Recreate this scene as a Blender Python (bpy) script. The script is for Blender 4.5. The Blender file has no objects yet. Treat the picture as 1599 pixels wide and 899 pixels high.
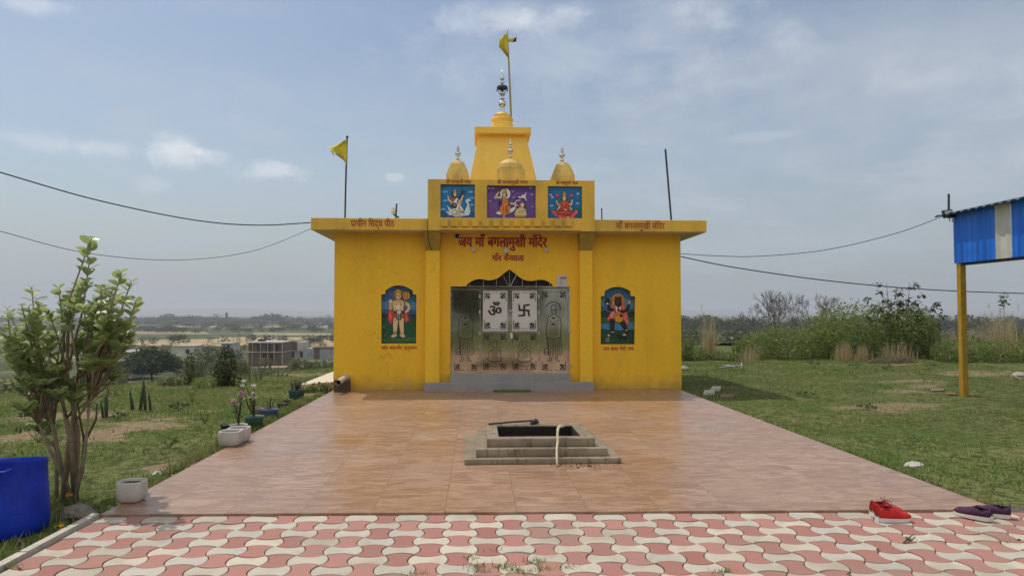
import bpy, bmesh, math, random, re
import numpy as np
from mathutils import Vector, Matrix
random.seed(7); RNG = np.random.default_rng(11)
C = bpy.context.scene.collection
SC = bpy.context.scene
R = math.radians

# ------------------------------------------------------------------ camera
F_PX, CX, CY = 1090.0, 799.5, 449.5          # focal length in pixels of the 1599 x 899 photograph
YAW, PITCH, CAM_Z = R(2.86), R(2.1), 1.6
cam = bpy.data.cameras.new('camera'); cam_o = bpy.data.objects.new('camera', cam); C.objects.link(cam_o)
cam.sensor_width = 36; cam.lens = 36 * F_PX / 1599; cam.clip_start = 0.05; cam.clip_end = 12000
cam_o.location = (0, 0, CAM_Z); cam_o.rotation_euler = (R(90) + PITCH, 0, -YAW)
SC.camera = cam_o
SC.render.resolution_x, SC.render.resolution_y = 1024, 575
# ------------------------------------------------------------------ sky
SUN = Vector((-0.37, 0.355, 1.0)).normalized()
SKY_STRENGTH, SUN_STRENGTH, EXPOSURE = 0.10, 2.6, -0.04
world = bpy.data.worlds.new('World'); SC.world = world; world.use_nodes = True
def build_sky():
    nt = world.node_tree; N = nt.nodes; L = nt.links
    for n in list(N): N.remove(n)
    out = N.new('ShaderNodeOutputWorld'); bg = N.new('ShaderNodeBackground'); L.new(bg.outputs[0], out.inputs[0])
    bg.inputs[1].default_value = SKY_STRENGTH
    sky = N.new('ShaderNodeTexSky'); sky.sky_type = 'NISHITA'; sky.sun_disc = False
    sky.sun_elevation = math.asin(SUN.z); sky.sun_rotation = math.atan2(SUN.x, SUN.y)
    sky.air_density = 1.3; sky.dust_density = 2.5; sky.ozone_density = 1.6; sky.altitude = 300
    tc = N.new('ShaderNodeTexCoord')
    def math_(op, a, b=None, clamp=False):
        n = N.new('ShaderNodeMath'); n.operation = op; n.use_clamp = clamp
        for i, q in enumerate((a, b)):
            if q is None: continue
            if isinstance(q, (int, float)): n.inputs[i].default_value = q
            else: L.new(q, n.inputs[i])
        return n.outputs[0]
    def maprange(v, a, b, c=0.0, d=1.0):
        n = N.new('ShaderNodeMapRange'); n.interpolation_type = 'SMOOTHSTEP'
        L.new(v, n.inputs[0])
        for i, q in enumerate((a, b, c, d)): n.inputs[i + 1].default_value = q
        return n.outputs[0]
    sep = N.new('ShaderNodeSeparateXYZ'); L.new(tc.outputs['Generated'], sep.inputs[0])
    zz = math_('ADD', math_('MAXIMUM', sep.outputs[2], 0.0), 0.10)
    u = math_('DIVIDE', sep.outputs[0], zz); v = math_('DIVIDE', sep.outputs[1], zz)
    cb = N.new('ShaderNodeCombineXYZ'); L.new(u, cb.inputs[0]); L.new(v, cb.inputs[1])
    def noise(vec, scale, detail, rough, dist=0.0, sc=(1, 1, 1), loc=(0, 0, 0)):
        mp = N.new('ShaderNodeMapping'); mp.inputs['Scale'].default_value = sc; mp.inputs['Location'].default_value = loc
        L.new(vec, mp.inputs[0])
        n = N.new('ShaderNodeTexNoise'); n.inputs['Scale'].default_value = scale; n.inputs['Detail'].default_value = detail
        n.inputs['Roughness'].default_value = rough; n.inputs['Distortion'].default_value = dist
        L.new(mp.outputs[0], n.inputs['Vector']); return n.outputs[0]
    n1 = noise(cb.outputs[0], 0.42, 7, 0.55, 0.6, (0.8, 1.0, 1), (3.1, 1.7, 0))
    n2 = noise(cb.outputs[0], 1.5, 6, 0.6, 0.3, (1, 1.0, 1), (1.1, 7.7, 0))
    # wide thin veil, then a few denser puffs
    veil = maprange(n1, 0.40, 0.74, 0.0, 0.62)
    wisp = math_('MULTIPLY', maprange(n2, 0.50, 0.72), 0.30)
    fac = math_('ADD', veil, wisp, True)
    # cumulus and lens clouds standing in given directions of the sky
    nb = noise(tc.outputs['Generated'], 14, 6, 0.62, 0.2, (1, 1, 1.6))
    az = math_('ARCTAN2', sep.outputs[0], sep.outputs[1]); el = math_('ARCSINE', sep.outputs[2])
    def puff(px, py, wx, wy, amt, soft=0.5, rag=2.4):
        d = pix_dir(px, py); a0 = math.atan2(d.x, d.y); e0 = math.asin(d.z)
        dx = math_('DIVIDE', math_('SUBTRACT', az, a0), wx / F_PX); dy = math_('DIVIDE', math_('SUBTRACT', el, e0), wy / F_PX)
        r = math_('SQRT', math_('ADD', math_('MULTIPLY', dx, dx), math_('MULTIPLY', dy, dy)))
        r = math_('ADD', r, math_('MULTIPLY', math_('SUBTRACT', nb, 0.5), rag))
        return math_('MULTIPLY', maprange(r, 1.0, 1.0 - soft - 0.35), amt)
    for a in ((1350, 160, 620, 260, .45, .95, .7), (700, 180, 700, 120, .25, .95, 1.0), (150, 120, 420, 60, .2, .95, 1.2), (1400, 340, 500, 90, .3, .95, 1.0)): fac = math_('ADD', fac, puff(*a), True)
    pf = 0.0
    for a in ((270, 236, 44, 30, .95), (425, 268, 60, 18, .7), (170, 232, 60, 18, .5), (60, 222, 75, 18, .35), (335, 245, 28, 14, .35), (615, 277, 16, 8, .45), (240, 288, 30, 14, .3),
              (790, 28, 150, 36, .6, .95), (900, 80, 420, 90, .25, .95), (1120, 18, 80, 36, .42, .9), (1245, 66, 70, 30, .22, .9), (1460, 125, 200, 22, .22, .95), (1195, 212, 60, 8, .16), (45, 5, 50, 18, .5), (1560, 160, 140, 30, .15, .95)):
        pf = math_('ADD', pf, puff(*a), True)
    mix = N.new('ShaderNodeMix'); mix.data_type = 'RGBA'
    L.new(fac, mix.inputs[0]); L.new(sky.outputs[0], mix.inputs[6])
    mix.inputs[7].default_value = (5.7, 6.2, 6.9, 1)
    mp_ = N.new('ShaderNodeMix'); mp_.data_type = 'RGBA'; L.new(pf, mp_.inputs[0]); L.new(mix.outputs[2], mp_.inputs[6]); mp_.inputs[7].default_value = (7.6, 8.0, 8.6, 1); mix = mp_
    # white brightness added to the unseen sky behind the camera, filling the shaded front
    fill_sky = math_('MULTIPLY', maprange(sep.outputs[1], 0.10, -0.35), maprange(n1, 0.15, 0.5, 0.6, 1.0))
    mb = N.new('ShaderNodeMix'); mb.data_type = 'RGBA'; L.new(fill_sky, mb.inputs[0]); L.new(mix.outputs[2], mb.inputs[6]); mb.inputs[7].default_value = (8.2, 8.0, 7.7, 1); mix = mb
    hz = maprange(sep.outputs[2], 0.22, 0.0, 0.0, 0.75)      # the sky pales into haze low down
    m2 = N.new('ShaderNodeMix'); m2.data_type = 'RGBA'
    L.new(hz, m2.inputs[0]); L.new(mix.outputs[2], m2.inputs[6]); m2.inputs[7].default_value = (3.9, 4.6, 5.5, 1)
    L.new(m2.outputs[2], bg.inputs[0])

_ROT = Matrix.Rotation(-YAW, 3, 'Z') @ Matrix.Rotation(R(90) + PITCH, 3, 'X')
def pix_dir(px, py): return (_ROT @ Vector((px - CX, CY - py, -F_PX))).normalized()
def at(px, py, Y):                     # point of the vertical plane y = Y seen at that photo pixel
    d = pix_dir(px, py); t = Y / d.y; return Vector((0, 0, CAM_Z)) + d * t
def gp(px, py, z=0.0):                 # point of the level plane z seen at that photo pixel
    d = pix_dir(px, py); t = (z - CAM_Z) / d.z; return Vector((0, 0, CAM_Z)) + d * t
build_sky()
sun = bpy.data.lights.new('sun', 'SUN'); sun_o = bpy.data.objects.new('sun', sun); C.objects.link(sun_o)
sun.energy = SUN_STRENGTH; sun.angle = R(0.6); sun.color = (1.0, 0.93, 0.82)
sun_o.location = (-20, 5, 40); sun_o.rotation_euler = SUN.to_track_quat('Z', 'Y').to_euler()
SC.view_settings.view_transform = 'Standard'; SC.view_settings.look = 'None'
SC.view_settings.exposure = EXPOSURE; SC.view_settings.gamma = 1.0
SC.cycles.max_bounces = 8; SC.cycles.transparent_max_bounces = 8; SC.cycles.volume_bounces = 0

# ------------------------------------------------------------------ materials
def rgb(r, g=None, b=None):
    if g is None: r, g, b = r
    f = lambda c: (c / 255 / 12.92) if c / 255 <= 0.04045 else ((c / 255 + 0.055) / 1.055) ** 2.4
    return (f(r), f(g), f(b))
class NT:
    def __init__(s, name):
        s.m = bpy.data.materials.new(name); s.m.use_nodes = True; s.nt = s.m.node_tree; s.N = s.nt.nodes; s.L = s.nt.links
        s.b = s.N['Principled BSDF']; s.out = s.N['Material Output']
        s.tc = s.N.new('ShaderNodeTexCoord'); s.co = s.tc.outputs['Object']
    def put(s, v, sock):
        if isinstance(v, (int, float)): sock.default_value = v
        elif isinstance(v, (tuple, list)): sock.default_value = tuple(v) + ((1,) if len(v) == 3 and len(sock.default_value) == 4 else ())
        else: s.L.new(v, sock)
    def math(s, op, a, b=0.0, clamp=False):
        n = s.N.new('ShaderNodeMath'); n.operation = op; n.use_clamp = clamp; s.put(a, n.inputs[0]); s.put(b, n.inputs[1]); return n.outputs[0]
    def noise(s, scale, detail=4, rough=0.55, sc=(1, 1, 1), dist=0.0, rot=(0, 0, 0), vec=None):
        mp = s.N.new('ShaderNodeMapping'); mp.inputs['Scale'].default_value = sc; mp.inputs['Rotation'].default_value = rot; s.L.new(vec or s.co, mp.inputs[0])
        n = s.N.new('ShaderNodeTexNoise'); n.inputs['Scale'].default_value = scale; n.inputs['Detail'].default_value = detail
        n.inputs['Roughness'].default_value = rough; n.inputs['Distortion'].default_value = dist; s.L.new(mp.outputs[0], n.inputs['Vector']); return n.outputs[0]
    def ramp(s, v, a, b, c=0.0, d=1.0):
        n = s.N.new('ShaderNodeMapRange'); n.interpolation_type = 'SMOOTHSTEP'; s.put(v, n.inputs[0])
        for i, q in enumerate((a, b, c, d)): n.inputs[i + 1].default_value = q
        return n.outputs[0]
    def mix(s, f, a, b, blend='MIX'):
        n = s.N.new('ShaderNodeMix'); n.data_type = 'RGBA'; n.blend_type = blend; s.put(f, n.inputs[0]); s.put(a, n.inputs[6]); s.put(b, n.inputs[7]); return n.outputs[2]
    def island(s): return s.N.new('ShaderNodeNewGeometry').outputs['Random Per Island']
    def sep(s, v=None):
        n = s.N.new('ShaderNodeSeparateXYZ'); s.L.new(v or s.co, n.inputs[0]); return n.outputs
    def attr(s, name):
        n = s.N.new('ShaderNodeAttribute'); n.attribute_name = name; return n.outputs
    def bump(s, h, strength=0.3, dist=0.01):
        n = s.N.new('ShaderNodeBump'); n.inputs['Strength'].default_value = strength; n.inputs['Distance'].default_value = dist; s.L.new(h, n.inputs['Height']); s.L.new(n.outputs[0], s.b.inputs['Normal'])
    def fin(s, col, rough=0.7, metal=0.0, spec=0.5):
        s.put(col, s.b.inputs['Base Color']); s.put(rough, s.b.inputs['Roughness']); s.put(metal, s.b.inputs['Metallic']); s.put(spec, s.b.inputs['Specular IOR Level']); return s.m
_cache = {}
def pm(name, col, var=0.15, scale=6.0, rough=0.7, metal=0.0, bump=0.15, bd=0.004, spec=0.4, isl=0.0):
    if name in _cache: return _cache[name]
    n = NT(name); a = n.noise(scale, 5, 0.6); b = n.noise(scale * 9, 3, 0.6)
    f = n.math('ADD', n.math('MULTIPLY', a, 0.65), n.math('MULTIPLY', b, 0.35))
    k = n.ramp(f, 0.3, 0.7)
    c = n.mix(k, tuple(x * (1 - var) for x in col), tuple(min(1, x * (1 + var)) for x in col))
    if isl:
        i = n.island(); c = n.mix(n.math('MULTIPLY', i, isl), c, tuple(x * 0.35 for x in col))
    if bump: n.bump(f, bump, bd)
    _cache[name] = n.fin(c, rough, metal, spec); return n.m
def leafm(name, col, col2, trans=0.35, rough=0.45, third=None):
    if name in _cache: return _cache[name]
    n = NT(name); i = n.island(); c = n.mix(i, col, col2)
    if third: c = n.mix(n.ramp(n.math('FRACT', n.math('MULTIPLY', i, 17.3)), 0.86, 0.9), c, third)
    n.fin(c, rough, 0, 0.35)
    t = n.N.new('ShaderNodeBsdfTranslucent'); n.put(n.mix(0.5, c, tuple(min(1, x * 1.6) for x in col2)), t.inputs[0])
    ms = n.N.new('ShaderNodeMixShader'); ms.inputs[0].default_value = trans
    n.L.new(n.b.outputs[0], ms.inputs[1]); n.L.new(t.outputs[0], ms.inputs[2]); n.L.new(ms.outputs[0], n.out.inputs[0])
    _cache[name] = n.m; return n.m
# ------------------------------------------------------------------ objects
def tag(o, label=None, cat=None, group=None, kind=None):
    if label: o['label'] = label
    if cat: o['category'] = cat
    if group: o['group'] = group
    if kind: o['kind'] = kind
    return o
def thing(name, label, cat, loc=(0, 0, 0), group=None):
    o = bpy.data.objects.new(name, None); C.objects.link(o); o.location = loc; o.empty_display_size = 0.2
    return tag(o, label, cat, group)
def link(name, me, mats, parent=None, smooth=False, bevel=0.0):
    for m in (mats if isinstance(mats, (list, tuple)) else [mats]): me.materials.append(m)
    o = bpy.data.objects.new(name, me); C.objects.link(o)
    if parent is not None:                       # meshes are built in world coordinates
        o.parent = parent
        if parent.type == 'EMPTY': o.matrix_parent_inverse = Matrix.Translation(-parent.location)
    if smooth and len(me.polygons): me.polygons.foreach_set('use_smooth', np.ones(len(me.polygons), bool))
    if bevel:
        b = o.modifiers.new('bevel', 'BEVEL'); b.width = bevel; b.segments = 2; b.limit_method = 'ANGLE'; b.angle_limit = R(40)
    return o
def dup(root, loc, rotz=0.0, label=None, group=None):
    r = root.copy(); C.objects.link(r); r.location = loc; r.rotation_euler = (0, 0, rotz)
    if label: r['label'] = label
    if group: r['group'] = group
    for ch in list(root.children):
        c = ch.copy(); C.objects.link(c); c.parent = r
        for g in list(ch.children):
            d = g.copy(); C.objects.link(d); d.parent = c
    return r
class MB:
    def __init__(s): s.v = []; s.f = []; s.mi = []; s.k = 0
    def add(s, vs, fs):
        n = len(s.v); s.v += [tuple(v) for v in vs]
        for f in fs: s.f.append(tuple(i + n for i in f)); s.mi.append(s.k)
        return s
    def mat(s, k): s.k = k; return s
    def box(s, x0, x1, y0, y1, z0, z1):
        return s.loft4([(x0, y0, z0), (x1, y0, z0), (x1, y1, z0), (x0, y1, z0)], [(x0, y0, z1), (x1, y0, z1), (x1, y1, z1), (x0, y1, z1)])
    def loft4(s, bot, top):
        n = len(bot); fs = [tuple(range(n))[::-1], tuple(range(n, 2 * n))] + [(i, (i + 1) % n, n + (i + 1) % n, n + i) for i in range(n)]
        return s.add(list(bot) + list(top), fs)
    def poly(s, pts): return s.add(pts, [tuple(range(len(pts)))])
    def tube(s, pts, r, n=8, cap=True):
        pts = [Vector(p) for p in pts]; m = len(pts)
        rs = r if isinstance(r, (list, tuple)) else [r] * m
        vs = []; fs = []; up = None
        for i, p in enumerate(pts):
            t = (pts[min(i + 1, m - 1)] - pts[max(i - 1, 0)])
            t = t.normalized() if t.length > 1e-9 else Vector((0, 0, 1))
            if up is None: up = t.orthogonal().normalized()
            else:
                up = up - t * up.dot(t); up = up.normalized() if up.length > 1e-6 else t.orthogonal().normalized()
            w = t.cross(up)
            for k in range(n):
                a = 2 * math.pi * k / n; vs.append(p + (up * math.cos(a) + w * math.sin(a)) * rs[i])
        for i in range(m - 1):
            for k in range(n): a = i * n + k; b = i * n + (k + 1) % n; fs.append((a, b, b + n, a + n))
        if cap: fs.append(tuple(range(n))[::-1]); fs.append(tuple(range((m - 1) * n, m * n)))
        return s.add(vs, fs)
    def lathe(s, prof, c, n=24, sq=None, closed=True):
        # prof: (radius, z); sq: superellipse power for squarish rings
        vs = []; fs = []; m = len(prof)
        for r, z in prof:
            for k in range(n):
                a = 2 * math.pi * (k + 0.5) / n; x, y = math.cos(a), math.sin(a)
                if sq: q = (abs(x) ** sq + abs(y) ** sq) ** (-1 / sq); x *= q; y *= q
                vs.append((c[0] + x * r, c[1] + y * r, c[2] + z))
        for i in range(m - 1):
            for k in range(n): a = i * n + k; b = i * n + (k + 1) % n; fs.append((a, b, b + n, a + n))
        if closed: fs.append(tuple(range(n))[::-1]); fs.append(tuple(range((m - 1) * n, m * n)))
        return s.add(vs, fs)
    def blob(s, c, r, n=10, m=7, jit=0.0):
        vs = []; fs = []; rx, ry, rz = r if isinstance(r, (tuple, list)) else (r, r, r)
        for i in range(m + 1):
            t = math.pi * i / m
            for k in range(n):
                a = 2 * math.pi * k / n; j = 1 + random.uniform(-jit, jit)
                vs.append((c[0] + rx * j * math.sin(t) * math.cos(a), c[1] + ry * j * math.sin(t) * math.sin(a), c[2] + rz * j * math.cos(t)))
        for i in range(m):
            for k in range(n): a = i * n + k; b = i * n + (k + 1) % n; fs.append((a, a + n, b + n, b))
        return s.add(vs, fs)
    def build(s, name, mats, parent=None, smooth=False, bevel=0.0):
        me = bpy.data.meshes.new(name); me.from_pydata(s.v, [], s.f); 
        o = link(name, me, mats, parent, smooth, bevel)
        if len(me.materials) > 1: me.polygons.foreach_set('material_index', np.array(s.mi, np.int32))
        me.update(); return o
def np_mesh(name, V, F, mats, parent=None, smooth=False):
    V = np.asarray(V, np.float32).reshape(-1, 3); F = np.asarray(F, np.int32); k = F.shape[1]
    me = bpy.data.meshes.new(name); me.vertices.add(len(V)); me.vertices.foreach_set('co', V.ravel())
    me.loops.add(F.size); me.loops.foreach_set('vertex_index', F.ravel())
    me.polygons.add(len(F)); me.polygons.foreach_set('loop_start', np.arange(0, F.size, k, dtype=np.int32))
    me.update(calc_edges=True); me.validate()
    return link(name, me, mats, parent, smooth)
def fill2d(loops, thick, tf, name, mat, parent=None, bevel=0.0):
    # outline with holes in the facade plane -> solid slab; tf maps (x, y, depth) to the world
    cu = bpy.data.curves.new('outline', 'CURVE'); cu.dimensions = '2D'; cu.fill_mode = 'BOTH'; cu.extrude = thick / 2
    for lp in loops:
        sp = cu.splines.new('POLY'); sp.points.add(len(lp) - 1); sp.use_cyclic_u = True
        for p, q in zip(sp.points, lp): p.co = (q[0], q[1], 0, 1)
    o = bpy.data.objects.new('outline', cu); me = bpy.data.meshes.new_from_object(o)
    bpy.data.objects.remove(o); bpy.data.curves.remove(cu)
    for v in me.vertices: v.co = tf(v.co.x, v.co.y, v.co.z)
    bm = bmesh.new(); bm.from_mesh(me); bmesh.ops.remove_doubles(bm, verts=bm.verts, dist=1e-5); bmesh.ops.recalc_face_normals(bm, faces=bm.faces); bm.to_mesh(me); bm.free()
    me.materials.clear(); me.name = name
    return link(name, me, mat, parent, False, bevel)
# ------------------------------------------------------------------ materials of the temple and court
def wall_mat(name, col, dirt, amount, base_dirt=0.0):
    n = NT(name); x, y, z = n.sep()
    a = n.noise(0.9, 6, 0.6); b = n.noise(14, 5, 0.65); st = n.noise(3.0, 5, 0.6, (1.0, 1.0, 0.12))
    f = n.ramp(n.math('ADD', n.math('MULTIPLY', a, 0.5), n.math('MULTIPLY', st, 0.5)), 0.42, 0.66)
    c = n.mix(n.math('MULTIPLY', f, amount), col, dirt)
    c = n.mix(n.ramp(b, 0.3, 0.7), c, n.mix(1.0, c, (0.93, 0.93, 0.93), 'MULTIPLY'))
    rn = n.noise(7.0, 5, 0.7, (1.0, 1.0, 0.05)); c = n.mix(n.math('MULTIPLY', n.ramp(rn, .56, .70), .16 + .22 * amount * (0 if base_dirt else 1)), c, dirt)      # rain runs
    vo = n.N.new('ShaderNodeTexVoronoi'); vo.feature = 'DISTANCE_TO_EDGE'; vo.inputs['Scale'].default_value = .55; wv = n.N.new('ShaderNodeVectorMath'); wv.operation = 'ADD'; nv = n.N.new('ShaderNodeTexNoise'); nv.inputs['Scale'].default_value = 2.5; nv.inputs['Detail'].default_value = 6; n.L.new(n.co, nv.inputs['Vector']); n.L.new(n.co, wv.inputs[0]); n.L.new(nv.outputs['Color'], wv.inputs[1]); n.L.new(wv.outputs[0], vo.inputs['Vector'])
    ck_ = n.math('MULTIPLY', n.ramp(vo.outputs['Distance'], .006, .002), n.ramp(n.noise(.8, 3, .6), .50, .62)); c = n.mix(n.math('MULTIPLY', ck_, .45), c, (0.25, 0.15, 0.03))      # hairline cracks
    if base_dirt:                                   # rain splash and worn paint along the foot of the wall
        low = n.math('MULTIPLY', n.ramp(n.math('ADD', z, n.math('MULTIPLY', n.noise(5, 5, 0.6), 0.5)), 0.62, 0.12), base_dirt)
        c = n.mix(low, c, (0.20, 0.155, 0.07))
        worn = n.math('MULTIPLY', n.ramp(n.noise(4.0, 6, 0.7, (1, 1, 1.6)), 0.60, 0.64), n.ramp(z, 0.34, 0.08))
        c = n.mix(n.math('MULTIPLY', worn, 0.8), c, (0.42, 0.40, 0.37))
    n.bump(n.math('ADD', n.noise(60, 4, 0.7), n.math('MULTIPLY', a, 0.6)), 0.18, 0.006)
    return n.fin(c, 0.62, 0, 0.3)
M_WALL = wall_mat('yellow_wall_paint', (0.92, 0.545, 0.028), (0.76, 0.44, 0.03), 0.6, 0.6)
M_PIL = wall_mat('yellow_pillar_paint', (0.94, 0.575, 0.035), (0.80, 0.47, 0.035), 0.5, 0.35)
M_UP = wall_mat('weathered_yellow_paint', (0.82, 0.51, 0.065), (0.46, 0.32, 0.075), 0.7)
M_CORB = wall_mat('grey_yellow_corbel', (0.47, 0.33, 0.05), (0.28, 0.2, 0.05), 0.8)  # corbels: a duller, darker yellow than the pillars below
M_SPIRE = wall_mat('pale_sunlit_yellow', (0.95, 0.64, 0.125), (0.82, 0.52, 0.10), 0.5)  # spire yellow lightened; the sun's touch on its front is put into the colour
M_DOME = wall_mat('mossy_yellow_paint', (0.74, 0.53, 0.14), (0.34, 0.27, 0.11), 0.95)
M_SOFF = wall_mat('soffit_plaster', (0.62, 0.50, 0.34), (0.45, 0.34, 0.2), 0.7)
M_STEP = pm('grey_step_tile', (0.30, 0.29, 0.29), 0.12, 3, 0.35, bump=0.05)
M_DARK = pm('dark_interior', (0.012, 0.010, 0.010), 0.2, 3, 0.8, bump=0)
M_RED = pm('red_lettering', (0.34, 0.012, 0.016), 0.25, 20, 0.6, bump=0.05)
M_RED2 = pm('faded_red_lettering', (0.40, 0.06, 0.02), 0.3, 30, 0.7, bump=0.05)
M_CHROME = pm('bright_steel', (0.62, 0.62, 0.64), 0.15, 8, 0.22, 1.0, 0.0)
M_IRON = pm('dark_iron', (0.045, 0.05, 0.06), 0.3, 12, 0.55, 0.3, 0.1)
M_BLACK = pm('black_plastic', (0.012, 0.012, 0.014), 0.2, 10, 0.45, 0, 0.0)
M_WHITEP = pm('white_plastic', (0.72, 0.72, 0.70), 0.08, 8, 0.4, 0, 0.0)
M_INK = pm('engraved_black', (0.02, 0.018, 0.018), 0.2, 10, 0.6, 0, 0.0)
def steel():
    n = NT('polished_door_steel'); a = n.noise(1.3, 3, 0.5); b = n.noise(2.2, 3, 0.5, (1, 1, 0.5)); s = n.noise(30, 4, 0.7)
    c = n.mix(n.ramp(b, 0.3, 0.7), (0.42, 0.37, 0.28), (0.60, 0.54, 0.43))
    n.bump(a, 0.05, 0.05)
    return n.fin(c, n.ramp(s, 0.3, 0.7, 0.05, 0.13), 1.0)
M_STEEL = steel()

# ------------------------------------------------------------------ temple
YF = 14.85                                          # wall plane of the front
YC = YF - 0.5                                       # cornice face
YPR = YC - 0.06                                     # parapet face
def fx(px, Y=YF, py=489): return at(px, py, Y).x
def fz(py, Y=YF, px=745): return at(px, py, Y).z
def ftf(yc): return lambda x, y, d: (x, yc - d, y)
XL, XR = fx(521.5), fx(1063.5)
ZC0, ZC1 = fz(359, YC, 560), fz(340.3, YC, 560)
temple = thing('temple', 'yellow temple with tiered steel-tipped spire, painted panels and engraved steel doors', 'temple', ((XL + XR) / 2, YF + 2.2, 0))
def pxy(zx, zy, ox, oy, s, Y): p = at(ox + zx / s, oy + zy / s, Y); return (p.x, p.z)
NICHE_L = [(78, 752), (80, 152), (125, 149), (130, 107), (160, 82), (200, 60), (245, 46), (290, 41), (335, 46), (380, 58), (425, 80), (465, 107), (472, 150), (510, 154), (506, 752)]
NICHE_R = [(62, 762), (65, 173), (108, 170), (111, 115), (145, 92), (180, 75), (225, 64), (270, 60), (310, 64), (350, 74), (392, 92), (428, 115), (432, 172), (485, 175), (480, 762)]
ARCH = [(155, 163), (168, 146), (185, 131), (215, 115), (250, 108), (280, 111), (310, 118), (340, 115), (370, 105), (392, 91), (410, 75), (432, 58), (452, 44), (476, 62), (500, 80), (520, 97), (540, 110), (570, 120), (600, 122), (635, 116), (670, 113), (698, 119), (720, 131), (736, 145), (750, 163)]
nl = [pxy(a, b, 585, 440, 7.81, YF) for a, b in NICHE_L]; nr = [pxy(a, b, 930, 440, 7.81, YF) for a, b in NICHE_R]
DX0, DX1 = fx(703), fx(889)
ZSTEP2 = fz(583.5, YF - 0.2); ZSTEP1 = fz(597.5, YF - 0.33)
ar = [pxy(a, b, 690, 410, 4.28, YF) for a, b in ARCH]
zdt = fz(450, YF)                                   # top of the door
door_hole = [(DX0 + .02, 0.06), (DX0 + .02, zdt + .012), (ar[0][0] - .01, zdt + .012)] + ar + [(ar[-1][0] + .01, zdt + .012), (DX1 - .02, zdt + .012), (DX1 - .02, 0.06)]
fill2d([[(XL, -0.12), (XL, ZC0 + .02), (XR, ZC0 + .02), (XR, -0.12)], nl, nr, door_hole], 0.12, ftf(YF + 0.06), 'front_wall', M_WALL, temple)
b = MB(); b.box(XL + .001, XR - .001, YF + .13, YF + 4.4, -0.12, ZC0 + .01); b.build('wall', M_WALL, temple)
# roof slab with its overhang; the soffit is a thin plaster sheet below it
XCL, XCR = at(485.3, 350, YC).x, at(1103.5, 350, YC).x
b = MB(); b.box(XCL, XCR, YC, YF + 4.8, ZC0, ZC1); b.build('roof_slab', M_UP, temple, bevel=0.012)
b = MB(); b.box(XCL + .03, XCR - .03, YC + .03, YF + 4.75, ZC0 - .012, ZC0 + .004); b.build('soffit', M_SOFF, temple)
# pillars, corbels
for x0, x1, px in ((664, 686.5, 675), (905.5, 925.5, 915)):
    a0, a1 = fx(x0, YF - .16), fx(x1, YF - .16); zt = fz(391, YF - .16, px)
    b = MB(); b.box(a0, a1, YF - .16, YF + .01, ZSTEP1 - .01, zt); b.build('pillar', M_PIL, temple, bevel=0.008)
    b = MB(); z1 = ZC0 - .013; e = .03
    b.loft4([(a0 + .005, YF - .165, zt), (a1 - .005, YF - .165, zt), (a1 - .005, YF + .005, zt), (a0 + .005, YF + .005, zt)],
            [(a0 - e, YC + .05, z1), (a1 + e, YC + .05, z1), (a1 + e, YF + .005, z1), (a0 - e, YF + .005, z1)])
    b.build('corbel', M_CORB, temple, bevel=0.008)
# steps
SX0, SX1 = fx(663, YF - .33), fx(927, YF - .33)
b = MB(); b.box(SX0, SX1, YF - .33, YF + .02, -.02, ZSTEP1); b.build('step', M_STEP, temple, bevel=0.006)
b = MB(); b.box(DX0 + .01, DX1 - .01, YF - .14, YF + .05, ZSTEP1 - .01, ZSTEP2); b.build('step', M_STEP, temple, bevel=0.006)
# parapet block with its three sunk panels
PX0, PX1 = at(668, 300, YPR).x, at(928.5, 300, YPR).x
ZP1 = at(798, 281, YPR).z
def prect(x0, y0, x1, y1, Y=YPR): p = at(x0, y1, Y); q = at(x1, y0, Y); return [(p.x, p.z), (q.x, p.z), (q.x, q.z), (p.x, q.z)]
holes = [prect(687.5, 288, 741.5, 339.5), prect(760.5, 290, 836.5, 340), prect(855.5, 291, 909, 340.5)]
fill2d([[(PX0, ZC0 - .004), (PX1, ZC0 - .004), (PX1, ZP1), (PX0, ZP1)]] + holes, 0.06, ftf(YPR + .03), 'parapet_face', M_UP, temple)
b = MB(); b.box(PX0 + .002, PX1 - .002, YPR + .064, YPR + .42, ZC1 - .01, ZP1 - .002); b.build('parapet', M_UP, temple)
for i in range(13):
    q = prect(688.5 + i * 16.14, 343.2, 699.5 + i * 16.14, 353.8); b = MB(); b.box(q[0][0], q[1][0], YPR - .055, YPR + .01, q[0][1], q[2][1]); b.build('dentil', M_UP, temple, bevel=0.008)
b = MB(); b.box(at(687, 357, YPR).x, at(906, 357, YPR).x, YPR - .02, YPR + .01, at(800, 359.5, YPR).z, at(800, 355.5, YPR).z); b.build('cornice_band', M_UP, temple, bevel=0.006)
# spire: tapered tower, cap, ribbed cushion
YT = YF + 1.15
bl, br, tl, tr = at(733, 281, YT), at(838.5, 281, YT), at(748.5, 207, YT + .24), at(820.5, 207, YT + .24)
zb = ZC1; k = (bl.z - zb) / (tl.z - bl.z); sh = lambda p, q: p.x + (p.x - q.x) * k
X0, X1 = sh(bl, tl), sh(br, tr); dep = 1.6; zt = tl.z
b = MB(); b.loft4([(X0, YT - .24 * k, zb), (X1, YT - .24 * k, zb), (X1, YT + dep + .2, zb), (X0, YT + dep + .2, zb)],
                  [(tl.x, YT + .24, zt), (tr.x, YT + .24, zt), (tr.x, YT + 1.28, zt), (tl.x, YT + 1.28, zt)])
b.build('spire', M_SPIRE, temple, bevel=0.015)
cl, cr = at(741, 203, YT + .06), at(829.5, 203, YT + .06); zc0, zc1 = at(785, 208, YT + .06).z, at(785, 198, YT + .06).z
zt2 = zt + .004
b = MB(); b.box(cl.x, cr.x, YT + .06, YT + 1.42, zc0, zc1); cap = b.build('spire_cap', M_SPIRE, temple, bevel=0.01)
YK = YT + .6; ck = at(784.3, 190, YK).x; s = YK / F_PX; zk = lambda py: at(784, py, YK).z
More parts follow.
